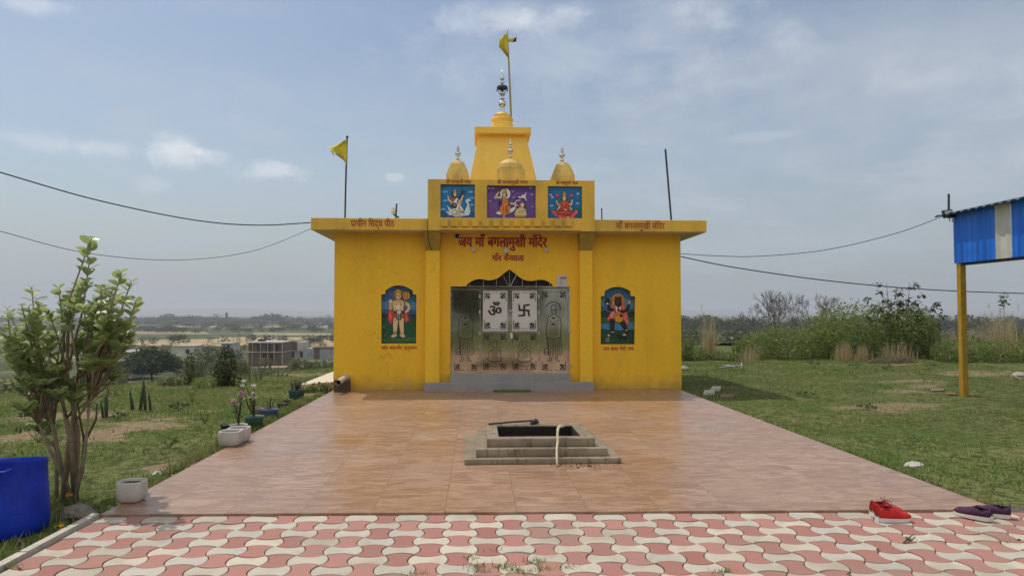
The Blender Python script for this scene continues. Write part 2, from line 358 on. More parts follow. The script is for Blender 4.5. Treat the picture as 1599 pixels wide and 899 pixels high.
def prof(rows, s=s): return [(max(r, 0.05) * s, z) for r, z in rows]
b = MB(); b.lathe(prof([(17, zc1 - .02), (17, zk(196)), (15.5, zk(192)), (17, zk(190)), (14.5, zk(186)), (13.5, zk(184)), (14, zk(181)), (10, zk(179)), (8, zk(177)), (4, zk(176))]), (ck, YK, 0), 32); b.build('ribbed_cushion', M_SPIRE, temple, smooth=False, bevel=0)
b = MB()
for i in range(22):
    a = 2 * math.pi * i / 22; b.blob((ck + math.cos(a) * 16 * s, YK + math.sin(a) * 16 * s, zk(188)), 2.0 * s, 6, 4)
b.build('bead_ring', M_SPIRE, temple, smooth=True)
b = MB(); b.lathe(prof([(2, zk(177)), (3, zk(175)), (1.2, zk(173.5)), (4.5, zk(171)), (1.2, zk(169)), (1.5, zk(168)), (5, zk(166)), (6, zk(162.5)), (5, zk(159)), (1.5, zk(157)), (2, zk(156)), (4.8, zk(154)), (1.3, zk(152)), (2.5, zk(150)), (5, zk(147.5)), (4.4, zk(144.5)), (1.6, zk(142)), (1.6, zk(131)), (4, zk(129)), (1.2, zk(127)), (2, zk(126)), (3.6, zk(123)), (2.2, zk(119)), (0.8, zk(114)), (0.2, zk(109.5))]), (ck, YK, 0), 20); b.build('finial', M_CHROME, temple, smooth=True)
b = MB(); b.lathe(prof([(8.4, zk(139)), (8.8, zk(137.5)), (8.4, zk(135.5)), (5, zk(133.8)), (2, zk(133))]), (ck, YK, 0), 24, closed=False)
for i in range(14):
    a = 2 * math.pi * i / 14; b.tube([(ck + math.cos(a) * 8.6 * s, YK + math.sin(a) * 8.6 * s, zk(140)), (ck + math.cos(a) * 8.9 * s, YK + math.sin(a) * 8.9 * s, zk(142 + (i % 2)))], .6 * s, 5)
b.build('fringed_canopy', pm('dark_blue_cloth', (0.06, 0.07, 0.11), .3, 20, .6, .3), temple)
# three small turrets on the parapet roof
def turret(cx_px, by, wx, ty, tw, fy, Y, boxed):
    c = at(cx_px, by, Y); s = Y / F_PX; w = wx * s / 2; tx = tw * s / 2; z0 = ZP1 - .03; zt = at(cx_px, ty, Y).z
    b = MB(); yc = Y + w
    if boxed:
        zm = at(cx_px, 263.5, Y).z; b.box(c.x - w, c.x + w, Y, Y + 2 * w, z0, zm)
        b.lathe([(w * .93, zm - .002), (w * .95, zm + .05), (w * .86, zm + (zt - zm) * .55), (w * .62, zm + (zt - zm) * .86), (tx, zt)], (c.x, yc, 0), 28)
    else:
        zm = at(cx_px, by - 7, Y).z
        q = lambda f, z: [(c.x - f, yc - f, z), (c.x + f, yc - f, z), (c.x + f, yc + f, z), (c.x - f, yc + f, z)]
        b.loft4(q(w, z0), q(w, zm)); lv = [(1.0, 0), (.97, .06), (.80, .42), (.60, .80), (.42, .95), (.30, 1.0)]
        for (f0, h0), (f1, h1) in zip(lv, lv[1:]): b.loft4(q(w * f0, zm + (zt - zm) * h0), q(w * f1, zm + (zt - zm) * h1))
    o = b.build('turret', M_DOME, temple, bevel=0 if not boxed else .01)
    z = lambda f: at(cx_px, fy + (ty - fy) * f, yc).z; s2 = yc / F_PX
    m = MB(); m.lathe([(r * s2, z(f)) for r, f in ((3, 1.05), (3.4, .97), (1.4, .92), (1.2, .86), (3.2, .78), (4.8, .70), (4.4, .60), (1.3, .53), (1.4, .50), (3.2, .45), (1.2, .39), (1.5, .37), (2.4, .31), (1.7, .22), (.6, .1), (.15, 0))], (c.x, yc, 0), 16)
    f = m.build('finial', M_CHROME, o, smooth=True)
turret(714.5, 280, 36, 248.5, 12, 224, YF + .0, False)
turret(798, 280, 44, 245, 14, 217, YPR + .5, True)
turret(880, 281, 36, 251, 12, 226, YF + .0, False)

# ------------------------------------------------------------------ lettering (flat painted words, Devanagari)
_gc = {}
def glyphs(body, bold):
    key = (body, bold)
    if key in _gc: return _gc[key]
    cu = bpy.data.curves.new('words', 'FONT'); cu.body = body; cu.offset = bold; cu.extrude = 0.0; cu.resolution_u = 3
    o = bpy.data.objects.new('words', cu); me = bpy.data.meshes.new_from_object(o)
    v = [(w.co.x, w.co.y) for w in me.vertices]; f = [tuple(p.vertices) for p in me.polygons]
    bpy.data.objects.remove(o); bpy.data.curves.remove(cu); bpy.data.meshes.remove(me)
    _gc[key] = (v, f); return v, f
def half(v, f, cut):
    # half consonant: the glyph without its right-hand stem
    bm = bmesh.new(); vs = [bm.verts.new((x, y, 0)) for x, y in v]
    for q in f:
        try: bm.faces.new([vs[i] for i in q])
        except ValueError: pass
    bmesh.ops.bisect_plane(bm, geom=bm.verts[:] + bm.edges[:] + bm.faces[:], plane_co=(cut, 0, 0), plane_no=(1, 0, 0), clear_outer=True)
    bm.verts.index_update(); V = [(w.co.x, w.co.y) for w in bm.verts]; Fs = [tuple(w.index for w in q.verts) for q in bm.faces]; bm.free(); return V, Fs
def words(name, body, px0, px1, py_head, py_base, Y, mat, parent, bold=0.012, slope=0.0):
    # '~' before a letter = its half form; '^' after a letter = the slanting stroke of a joined ra
    V = []; Fs = []; x = 0.0
    for tok in re.findall(r'~.|[^~\s^]+\^?|\s', body):
        if tok.isspace(): x += 0.30; continue
        hf = tok[0] == '~'; ra = tok[-1] == '^'; t = tok.strip('~^')
        v, f = glyphs(t, .010)
        if hf: mx = max(p[0] for p in v); v, f = half(v, f, mx - 0.16)
        n = len(V); V += [(p[0] + x, p[1]) for p in v]; Fs += [tuple(i + n for i in q) for q in f]
        w = max(p[0] for p in v)
        if ra:
            xs = x + glyphs(t[0], .010)[0].__len__() * 0 + max(p[0] for p in glyphs(t[0], .010)[0]) - .13; n = len(V)
            V += [(xs, .27), (xs, .17), (xs - .30, -.02), (xs - .33, .05)]; Fs.append((n, n + 1, n + 2, n + 3))
        x += w + (-.01 if hf else 0.0)
    hv = glyphs('र', .010)[0]; hy = max(p[1] for p in hv); by = min(p[1] for p in hv)
    p0, p1 = at(px0, py_base, Y), at(px1, py_base, Y); q0 = at(px0, py_head, Y)
    mx = max(p[0] for p in V); mn = min(p[0] for p in V)
    sx = (p1.x - p0.x) / (mx - mn); sz = (q0.z - p0.z) / (hy - by)
    b = MB(); bold = max(bold - .012, 0)
    for k, d in enumerate((0, -bold, bold)[:3 if bold else 1]): b.add([(p0.x + (a - mn + d) * sx, Y - k * .0006, p0.z + (c - by) * sz + slope * (a - mn) * sx) for a, c in V], Fs)
    o = b.build(name, mat, parent)
    return o
E0 = .004
words('painted_lettering', 'जय माँ बगलामुखी मंिदर', 716, 854, 370.5, 385.5, YF - E0, M_RED, temple, 0.052)
words('painted_lettering', 'गाँव कै~मवाला', 768.5, 818, 398.5, 407.5, YF - E0, M_RED, temple, 0.042)
words('painted_lettering', 'प^ाचीन िस~दध पीठ'.replace('~दध', 'द्ध'), 547.5, 615.5, 344, 354, YC - E0, M_RED2, temple, 0.022)
words('painted_lettering', 'माँ बगलामुखी मंिदर', 962, 1038, 348, 357.5, YC - E0, M_RED2, temple, 0.02)
words('painted_lettering', 'श^ी सरस्वती माता', 697, 735.5, 281.2, 286, YPR - E0, M_RED2, temple, 0.03)
words('painted_lettering', 'श^ी बगलामुखी माता', 776.5, 824, 282, 286.8, YPR - E0, M_RED2, temple, 0.03)
words('painted_lettering', 'श^ी लक्ष्मी माता', 868.5, 902.5, 283.2, 287.8, YPR - E0, M_RED2, temple, 0.03)
words('painted_lettering', 'जय महावीर हनुमान', 595, 651, 540.5, 545.5, YF - E0, M_RED2, temple, 0.024)
words('painted_lettering', 'जय बाबा भैरो नाथ', 942, 990, 542, 547, YF - E0, M_RED2, temple, 0.024)

# ------------------------------------------------------------------ murals: flat paint shapes laid one over another
class Paint:
    def __init__(s, ox, oy, sc, Y): s.o = (ox, oy, sc, Y); s.b = MB(); s.cols = []; s.i = 0
    def _k(s, col):
        if col not in s.cols: s.cols.append(col)
        s.b.k = s.cols.index(col)
    ol = None
    def poly(s, col, pts, raw=False):
        if s.ol and not raw and min(col) > 34:
            cx, cy = sum(q[0] for q in pts) / len(pts), sum(q[1] for q in pts) / len(pts); e = s.ol[1]
            s.poly(s.ol[0], [(x + e * (x - cx) / (math.hypot(x - cx, y - cy) + 1e-6), y + e * (y - cy) / (math.hypot(x - cx, y - cy) + 1e-6)) for x, y in pts], True)
        s._k(col); ox, oy, sc, Y = s.o; y = Y - s.i * 0.00035; s.i += 1
        P = [pxy(a, b, ox, oy, sc, Y) for a, b in pts]
        ar = sum(P[i][0] * P[(i + 1) % len(P)][1] - P[(i + 1) % len(P)][0] * P[i][1] for i in range(len(P)))
        if ar < 0: P.reverse()
        s.b.poly([(x, y, z) for x, z in P]); return s
    def ell(s, col, cx, cy, rx, ry, rot=0, n=18):
        c, d = math.cos(R(rot)), math.sin(R(rot))
        return s.poly(col, [(cx + rx * math.cos(t) * c - ry * math.sin(t) * d, cy + rx * math.cos(t) * d + ry * math.sin(t) * c) for t in (2 * math.pi * k / n for k in range(n))])
    def line(s, col, pts, w, raw=False):
        if s.ol and not raw and min(col) > 34 and (w if isinstance(w, (int, float)) else max(w)) > 15: s.line(s.ol[0], pts, [q + 2 * s.ol[1] for q in (w if isinstance(w, list) else [w] * len(pts))], True)
        s._k(col); ox, oy, sc, Y = s.o; y = Y - s.i * 0.00035; s.i += 1; n = len(pts); ws = w if isinstance(w, (list, tuple)) else [w] * n
        L = []; Rr = []
        for i in range(n):
            a = pts[max(i - 1, 0)]; c = pts[min(i + 1, n - 1)]; dx, dy = c[0] - a[0], c[1] - a[1]; l = math.hypot(dx, dy) or 1; h = ws[i] / 2
            L.append((pts[i][0] - dy / l * h, pts[i][1] + dx / l * h)); Rr.append((pts[i][0] + dy / l * h, pts[i][1] - dx / l * h))
        for i in range(n - 1):
            q = [pxy(a, b, ox, oy, sc, Y) for a, b in (L[i], L[i + 1], Rr[i + 1], Rr[i])]
            s.b.poly([(x, y, z) for x, z in q])
        return s
    def build(s, name, parent, group_mats):
        return s.b.build(name, [group_mats(c) for c in s.cols], parent)
def paintm(c): return pm('mural_paint_%d_%d_%d' % c, tuple(x * 1.15 for x in rgb(c)), 0.22, 14, 0.55, bump=0.05)
SKIN, RD, GN, BL = (205, 180, 140), (190, 70, 55), (30, 75, 60), (40, 95, 150)
DK = (30, 25, 25); GOLD = (190, 140, 50)
# guardian with a mace, left niche
p = Paint(585, 440, 7.81, YF + .10)
p.poly((44, 92, 140), [(60, 770), (60, 20), (530, 20), (530, 770)]); p.poly((75, 125, 165), [(60, 330), (60, 250), (200, 230), (400, 260), (530, 240), (530, 340)])
p.poly((30, 50, 62), [(60, 460), (60, 395), (120, 375), (170, 400), (400, 410), (450, 385), (530, 400), (530, 460)])
p.poly((28, 78, 52), [(60, 770), (60, 440), (160, 425), (300, 440), (430, 420), (530, 440), (530, 770)]); p.poly((45, 100, 62), [(60, 700), (180, 680), (330, 690), (530, 670), (530, 720), (60, 730)])
for _ in range(16): p.ell(random.choice([(90, 125, 70), (60, 115, 75), (130, 120, 70), (24, 60, 45)]), random.uniform(90, 490), random.uniform(500, 740), random.uniform(6, 18), random.uniform(3, 6))
p.ol = ((70, 45, 35), 4); p.ell(GOLD, 290, 160, 62, 68); p.ell((205, 165, 70), 290, 165, 48, 56)
p.poly(RD, [(175, 320), (215, 340), (240, 370), (225, 470), (205, 520), (165, 470), (165, 400)]); p.poly((210, 95, 85), [(185, 350), (205, 380), (215, 440), (195, 490), (175, 440)])
p.poly(RD, [(350, 330), (385, 340), (405, 400), (425, 470), (380, 500), (360, 450)]); p.poly((210, 95, 85), [(372, 360), (395, 420), (405, 465), (382, 480)])
p.line(SKIN, [(235, 245), (205, 285), (200, 335)], [46, 40, 32]); p.line(SKIN, [(200, 335), (190, 290), (197, 240)], [34, 34, 42]); p.ell(SKIN, 196, 238, 24, 24)
p.line(SKIN, [(350, 245), (400, 270), (425, 310)], [46, 42, 34]); p.line(SKIN, [(425, 310), (405, 350), (375, 370)], [34, 32, 28])
p.line(SKIN, [(262, 440), (252, 540), (250, 625)], [62, 54, 36]); p.line(SKIN, [(325, 440), (330, 540), (338, 630)], [62, 54, 36])
p.ell(SKIN, 238, 655, 36, 20, -20); p.ell(SKIN, 340, 652, 34, 22, 25)
p.poly(SKIN, [(232, 225), (280, 215), (345, 225), (360, 280), (345, 370), (240, 370), (225, 280)])
p.poly((222, 198, 160), [(262, 240), (320, 240), (322, 330), (290, 345), (260, 330)]); p.ell(DK, 272, 275, 8, 7); p.ell(DK, 314, 275, 8, 7)
p.line(GOLD, [(250, 225), (275, 250), (305, 250), (332, 225)], 9)
p.poly((175, 70, 45), [(230, 390), (360, 390), (365, 440), (225, 440)]); p.poly(GN, [(235, 352), (362, 352), (366, 388), (230, 388)]); p.poly(GN, [(270, 388), (322, 388), (330, 465), (268, 462)])
p.line((190, 190, 170), [(282, 400), (284, 450)], 7); p.line((190, 190, 170), [(306, 400), (308, 450)], 7); p.ell((200, 205, 200), 298, 370, 24, 24)
p.line((90, 60, 40), [(240, 612), (266, 612)], 9); p.line((190, 120, 40), [(186, 285), (215, 285)], 8)
p.line((120, 85, 40), [(372, 215), (360, 320)], 12); p.ell((195, 145, 55), 388, 168, 44, 48); p.ell((140, 90, 30), 388, 168, 26, 44); p.ell((205, 160, 70), 388, 168, 10, 44); p.poly((35, 32, 34), [(425, 125), (450, 135), (452, 195), (432, 175)])
p.ell((60, 40, 30), 290, 175, 48, 46); p.ell(SKIN, 290, 172, 34, 42); p.poly(GOLD, [(248, 138), (268, 105), (290, 85), (315, 105), (332, 138)]); p.ell((120, 75, 50), 278, 168, 6, 4); p.ell((120, 75, 50), 304, 168, 6, 4); p.line((130, 60, 50), [(278, 192), (304, 192)], 5)
p.build('mural', temple, paintm)
# dark dancing guardian with a dog, right niche
p = Paint(930, 440, 7.81, YF + .10)
p.poly((38, 92, 128), [(40, 780), (40, 40), (510, 40), (510, 780)]); p.poly((70, 120, 150), [(40, 300), (40, 220), (250, 180), (510, 240), (510, 330)])
p.poly((40, 42, 46), [(40, 430), (40, 370), (110, 345), (160, 370), (380, 380), (430, 350), (510, 370), (510, 440)]); p.poly((36, 88, 55), [(40, 430), (510, 430), (510, 780), (40, 780)])
p.poly((64, 120, 160), [(40, 515), (200, 500), (510, 490), (510, 575), (300, 590), (40, 570)]); p.poly((26, 66, 44), [(40, 565), (250, 590), (510, 575), (510, 780), (40, 780)])
for _ in range(10): p.ell(random.choice([(90, 145, 180), (50, 100, 145)]), random.uniform(80, 470), random.uniform(515, 565), random.uniform(10, 24), 4)
for _ in range(10): p.ell(random.choice([(60, 105, 65), (20, 52, 36)]), random.uniform(80, 470), random.uniform(620, 740), random.uniform(8, 18), 5)
p.ol = ((60, 35, 28), 4); p.ell((185, 140, 45), 272, 225, 82, 84); p.ell((215, 120, 70), 272, 232, 66, 74)
p.poly((200, 95, 80), [(190, 270), (350, 270), (372, 340), (410, 500), (390, 530), (330, 440), (230, 460), (150, 470), (140, 455), (185, 370)]); p.poly((215, 125, 105), [(205, 300), (240, 330), (225, 430), (175, 450)]); p.poly((215, 125, 105), [(345, 410), (390, 490), (370, 500)])
p.line(DK, [(225, 345), (165, 330), (150, 275)], [42, 40, 30]); p.line(DK, [(320, 370), (385, 340), (408, 275)], [42, 40, 30]); p.ell((190, 140, 120), 410, 248, 20, 26); p.ell((40, 36, 36), 142, 240, 30, 42); p.ell((200, 180, 150), 142, 265, 14, 12); p.line((40, 36, 36), [(152, 235), (150, 195)], 9)
p.line(DK, [(205, 450), (202, 540), (205, 615)], [66, 54, 36]); p.line(DK, [(310, 470), (350, 540), (380, 590)], [66, 54, 36]); p.poly(DK, [(175, 640), (230, 615), (226, 645), (190, 650)]); p.poly(DK, [(350, 625), (405, 590), (410, 615), (370, 645)])
p.ell((210, 180, 140), 160, 652, 16, 12); p.ell((210, 180, 140), 350, 645, 20, 13); p.line((205, 180, 120), [(190, 612), (222, 612)], 10); p.line((205, 180, 120), [(365, 595), (385, 582)], 10)
p.poly((195, 140, 40), [(238, 400), (320, 400), (335, 470), (290, 495), (235, 478)]); p.poly(DK, [(235, 330), (320, 330), (325, 372), (235, 372)]); p.poly((215, 110, 50), [(260, 360), (300, 360), (302, 410), (262, 405)]); p.ell(DK, 310, 410, 22, 18)
p.poly((205, 200, 195), [(240, 290), (262, 300), (264, 372), (246, 360)]); p.poly((205, 200, 195), [(285, 285), (304, 285), (304, 340), (290, 345)])
p.poly(DK, [(232, 180), (312, 180), (320, 270), (300, 300), (280, 310), (255, 300), (228, 270)]); p.ell((45, 38, 36), 270, 225, 30, 44); p.poly((205, 160, 110), [(205, 220), (222, 235), (228, 280), (205, 290)]); p.line((80, 66, 50), [(250, 215), (262, 215)], 6); p.line((80, 66, 50), [(280, 215), (292, 215)], 6)
p.poly((20, 22, 22), [(255, 640), (280, 630), (330, 655), (390, 650), (395, 670), (370, 685), (360, 720), (345, 690), (310, 690), (298, 725), (285, 690), (262, 665)]); 
for y0 in (690, 706, 728): p.line((185, 190, 175), [(118, y0), (150, y0 - 4), (172, y0 - 6)], 4)
p.build('mural', temple, paintm)
# parapet, left: seated lute player in white on a swan
WH = (205, 212, 212)
p = Paint(680, 275, 10, YPR + .055)
p.poly((28, 112, 168), [(60, 660), (60, 110), (640, 110), (640, 660)]); p.poly((22, 92, 145), [(60, 660), (60, 560), (300, 540), (640, 570), (640, 660)]); p.poly((20, 84, 130), [(60, 170), (60, 110), (640, 110), (640, 160)])
for a, c in ((150, 245), (545, 250), (150, 385), (560, 450), (120, 520), (570, 340)): p.ell((90, 165, 205), a, c, 48, 14); p.ell((140, 190, 215), a + 8, c - 4, 26, 8)
p.ol = ((50, 60, 75), 4); p.poly(WH, [(150, 545), (215, 560), (180, 455), (240, 520), (300, 500), (420, 540), (440, 590), (500, 440), (470, 400), (478, 365), (520, 350), (556, 375), (548, 395), (510, 395), (530, 470), (545, 560), (520, 610), (420, 625), (300, 620), (220, 610)])
p.line((150, 190, 205), [(190, 560), (260, 590), (330, 600)], 7); p.line((150, 190, 205), [(210, 520), (270, 560)], 6); p.line((150, 190, 205), [(440, 600), (510, 560), (520, 470)], 8); p.ell(DK, 545, 398, 12, 9)
p.poly((50, 40, 35), [(262, 250), (278, 215), (325, 215), (342, 260), (335, 330), (262, 335)]); p.ell(SKIN, 305, 285, 24, 36); p.poly(GOLD, [(275, 258), (290, 205), (315, 205), (332, 258)])
p.poly(RD, [(228, 370), (270, 338), (318, 350), (292, 420), (240, 420)]); p.poly((222, 222, 214), [(270, 420), (330, 340), (370, 360), (400, 470), (440, 530), (400, 640), (290, 630), (270, 560)])
p.line(SKIN, [(245, 400), (205, 370), (196, 305)], [34, 30, 24]); p.line(SKIN, [(370, 400), (405, 370), (430, 300)], [34, 30, 24]); p.line(SKIN, [(330, 420), (390, 430), (410, 410)], [30, 26, 20]); p.line(SKIN, [(240, 410), (275, 440), (300, 430)], [30, 26, 20])
p.line(DK, [(335, 415), (385, 320), (430, 240)], [16, 20, 22]); p.ell((80, 60, 70), 432, 240, 34, 28, 30); p.ell(DK, 295, 462, 44, 46); p.ell((130, 120, 115), 300, 455, 26, 22, -30)
p.line((110, 70, 45), [(290, 520), (350, 560), (430, 570)], 10); p.line((140, 110, 60), [(380, 460), (360, 520)], 10); p.ell(SKIN, 400, 540, 44, 14, 20); p.ell((190, 180, 150), 330, 610, 60, 30)
p.build('mural', temple, paintm)
# parapet, middle: club-wielding goddess on violet with a kneeling man
VI = (98, 66, 138)
p = Paint(680, 275, 10, YPR + .055)
p.poly(VI, [(780, 660), (780, 130), (1590, 130), (1590, 660)]); p.poly((78, 50, 112), [(780, 260), (780, 130), (1590, 130), (1590, 240)])
for i in range(11): p.line((128, 96, 165), [(830, 425 + i * 20), (900, 418 + i * 20), (980, 428 + i * 20)], 5); p.line((128, 96, 165), [(1240 + i * 8, 420 + i * 19), (1540, 425 + i * 19)], 4)
for a, c in ((850, 390), (900, 190), (1490, 190), (1500, 290), (1220, 330), (840, 190), (1520, 480), (1210, 240)): p.ell((140, 115, 175), a, c, 26, 16)
p.ol = ((55, 35, 45), 4); p.ell((225, 222, 222), 1090, 280, 80, 84); p.poly((225, 222, 222), [(935, 575), (1000, 545), (1160, 520), (1235, 480), (1260, 500), (1200, 560), (1090, 605), (980, 600)])
p.poly((40, 35, 60), [(985, 370), (1020, 400), (1015, 470), (990, 460)])
p.poly((48, 92, 140), [(990, 330), (1050, 320), (1060, 380), (995, 390)]); p.poly((48, 92, 140), [(1130, 400), (1180, 420), (1170, 450), (1130, 440)])
p.line(SKIN, [(1040, 330), (930, 340)], [34, 30]); p.line(SKIN, [(925, 352), (955, 300), (995, 240)], [32, 30, 24]); p.line((90, 60, 55), [(940, 170), (1000, 250)], [26, 14])
p.line(SKIN, [(1170, 425), (1250, 445), (1300, 470)], [34, 28, 22])
p.poly((45, 35, 32), [(1035, 270), (1055, 225), (1110, 225), (1125, 320), (1050, 320)]); p.ell(SKIN, 1075, 295, 26, 40); p.poly(GOLD, [(1040, 268), (1068, 200), (1100, 200), (1118, 268)])
p.poly((205, 120, 40), [(1048, 355), (1110, 345), (1140, 400), (1130, 470), (1175, 470), (1155, 560), (1090, 615), (1040, 600), (1000, 540), (1010, 480), (1040, 450)]); p.poly((175, 90, 30), [(1060, 460), (1120, 470), (1140, 560), (1090, 590), (1050, 540)]); p.line((225, 160, 70), [(1075, 400), (1080, 590)], 8)
p.ell(SKIN, 1068, 628, 14, 22); p.line((225, 222, 222), [(1235, 470), (1255, 500), (1240, 420), (1270, 385), (1330, 378)], 14)
p.poly((215, 210, 215), [(1280, 325), (1350, 320), (1345, 290), (1380, 300), (1420, 250), (1405, 330), (1428, 395), (1375, 345), (1310, 345)])
p.poly((200, 178, 130), [(1240, 560), (1270, 510), (1340, 485), (1400, 510), (1425, 600), (1400, 640), (1250, 640), (1230, 600)]); p.poly(DK, [(1370, 410), (1405, 430), (1400, 500), (1375, 505), (1355, 430)]); p.ell(SKIN, 1355, 455, 32, 38); p.ell(RD, 1305, 470, 26, 14); p.line((150, 125, 85), [(1290, 560), (1340, 570), (1390, 555)], 6); p.line((90, 70, 50), [(1260, 625), (1400, 628)], 10)
p.build('mural', temple, paintm)
# parapet, right: goddess on a pink lotus
p = Paint(750, 275, 8.883, YPR + .055)
p.poly((26, 104, 158), [(925, 600), (925, 115), (1435, 115), (1435, 600)]); p.poly((22, 90, 130), [(925, 600), (925, 460), (1435, 450), (1435, 600)])
for a, c in ((975, 260), (1355, 245), (990, 410), (1350, 378), (1000, 295)): p.ell((120, 180, 205), a, c, 24, 13); p.ell((170, 205, 215), a + 3, c - 5, 13, 7)
p.line((60, 130, 90), [(940, 465), (1180, 455), (1425, 445)], 8)
p.ol = ((75, 30, 35), 4)
for k, (a, c, r) in enumerate(((1040, 520, -50), (1085, 520, -25), (1140, 530, -8), (1200, 530, 8), (1255, 525, 20), (1305, 520, 42), (1170, 550, 0), (1230, 555, 10), (1110, 555, -15), (1280, 555, 25))): p.ell(((205, 85, 95), (185, 65, 80), (215, 110, 115))[k % 3], a, c, 26, 62, r)
p.poly((40, 35, 35), [(1120, 330), (1145, 260), (1185, 260), (1205, 330), (1190, 360), (1135, 360)])
p.line(SKIN, [(1120, 385), (1080, 400), (1050, 340)], [30, 28, 20]); p.line(SKIN, [(1210, 385), (1260, 400), (1275, 330)], [30, 28, 20]); p.line(SKIN, [(1130, 400), (1090, 440), (1070, 470)], [28, 26, 18]); p.line(SKIN, [(1205, 400), (1245, 440), (1265, 475)], [28, 26, 18])
p.ell((205, 75, 90), 1065, 272, 30, 20); p.ell((205, 75, 90), 1262, 272, 24, 24); p.poly((60, 120, 70), [(1095, 345), (1130, 335), (1125, 400), (1090, 390)])
p.poly((178, 62, 48), [(1125, 345), (1210, 345), (1235, 420), (1225, 480), (1110, 480), (1115, 410)]); p.poly((165, 45, 50), [(1060, 510), (1110, 470), (1225, 470), (1290, 510), (1230, 545), (1110, 545)]); p.line(GOLD, [(1140, 360), (1168, 400), (1200, 360)], 7); p.line(GOLD, [(1080, 515), (1170, 500), (1270, 515)], 7)
p.ell(SKIN, 1163, 310, 24, 36); p.poly(GOLD, [(1138, 285), (1150, 235), (1165, 205), (1180, 235), (1190, 285)]); p.ell(SKIN, 1180, 468, 26, 10, 20); p.ell((220, 190, 160), 1215, 575, 18, 10, 20)
p.build('mural', temple, paintm)

# ------------------------------------------------------------------ doors
YD = YF + .02
def dz(zy): return at(745, 410 + zy / 4.28, YD).z
def dx(zx): return at(690 + zx / 4.28, 500, YD).x
def drect(x0, y0, x1, y1): return dx(x0), dx(x1), dz(y1), dz(y0)
ground = MB(); ground.box(DX0 - .01, DX1 + .01, YF + .03, YF + .075, ZSTEP1, zdt); ground.build('door_backing', M_STEEL, temple)
b = MB(); b.box(DX0 - .3, DX1 + .3, YF + .085, YF + .12, zdt - .2, zdt + .5); b.build('transom_void', M_DARK, temple)
b = MB(); X0, X1, Z0, Z1 = drect(57, 168, 853, 738); bw = .035
b.box(X0, X1, YD - .03, YD + .03, Z1, Z1 + .035); b.box(X0, X0 + bw, YD - .03, YD + .03, Z0, Z1); b.box(X1 - bw, X1, YD - .03, YD + .03, Z0, Z1); b.box(X0 + bw, X1 - bw, YD - .03, YD + .03, Z0, Z0 + .02)
b.build('door_frame', M_STEEL, temple, bevel=.004)
zt0 = zdt + .01
for zx, zy in ((187, 131), (277, 111), (365, 106), (452, 46), (540, 110), (632, 117), (720, 131)): g = MB(); g.tube([(dx(zx), YF + .07, zt0 - .02), (dx(zx), YF + .07, dz(zy + 2))], .006, 6); g.build('grille_bar', M_CHROME, temple)
for zx in (406, 500): g = MB(); g.tube([(dx(452), YF + .068, zt0), (dx(zx), YF + .068, dz(80))], .006, 6); g.build('grille_bar', M_CHROME, temple)
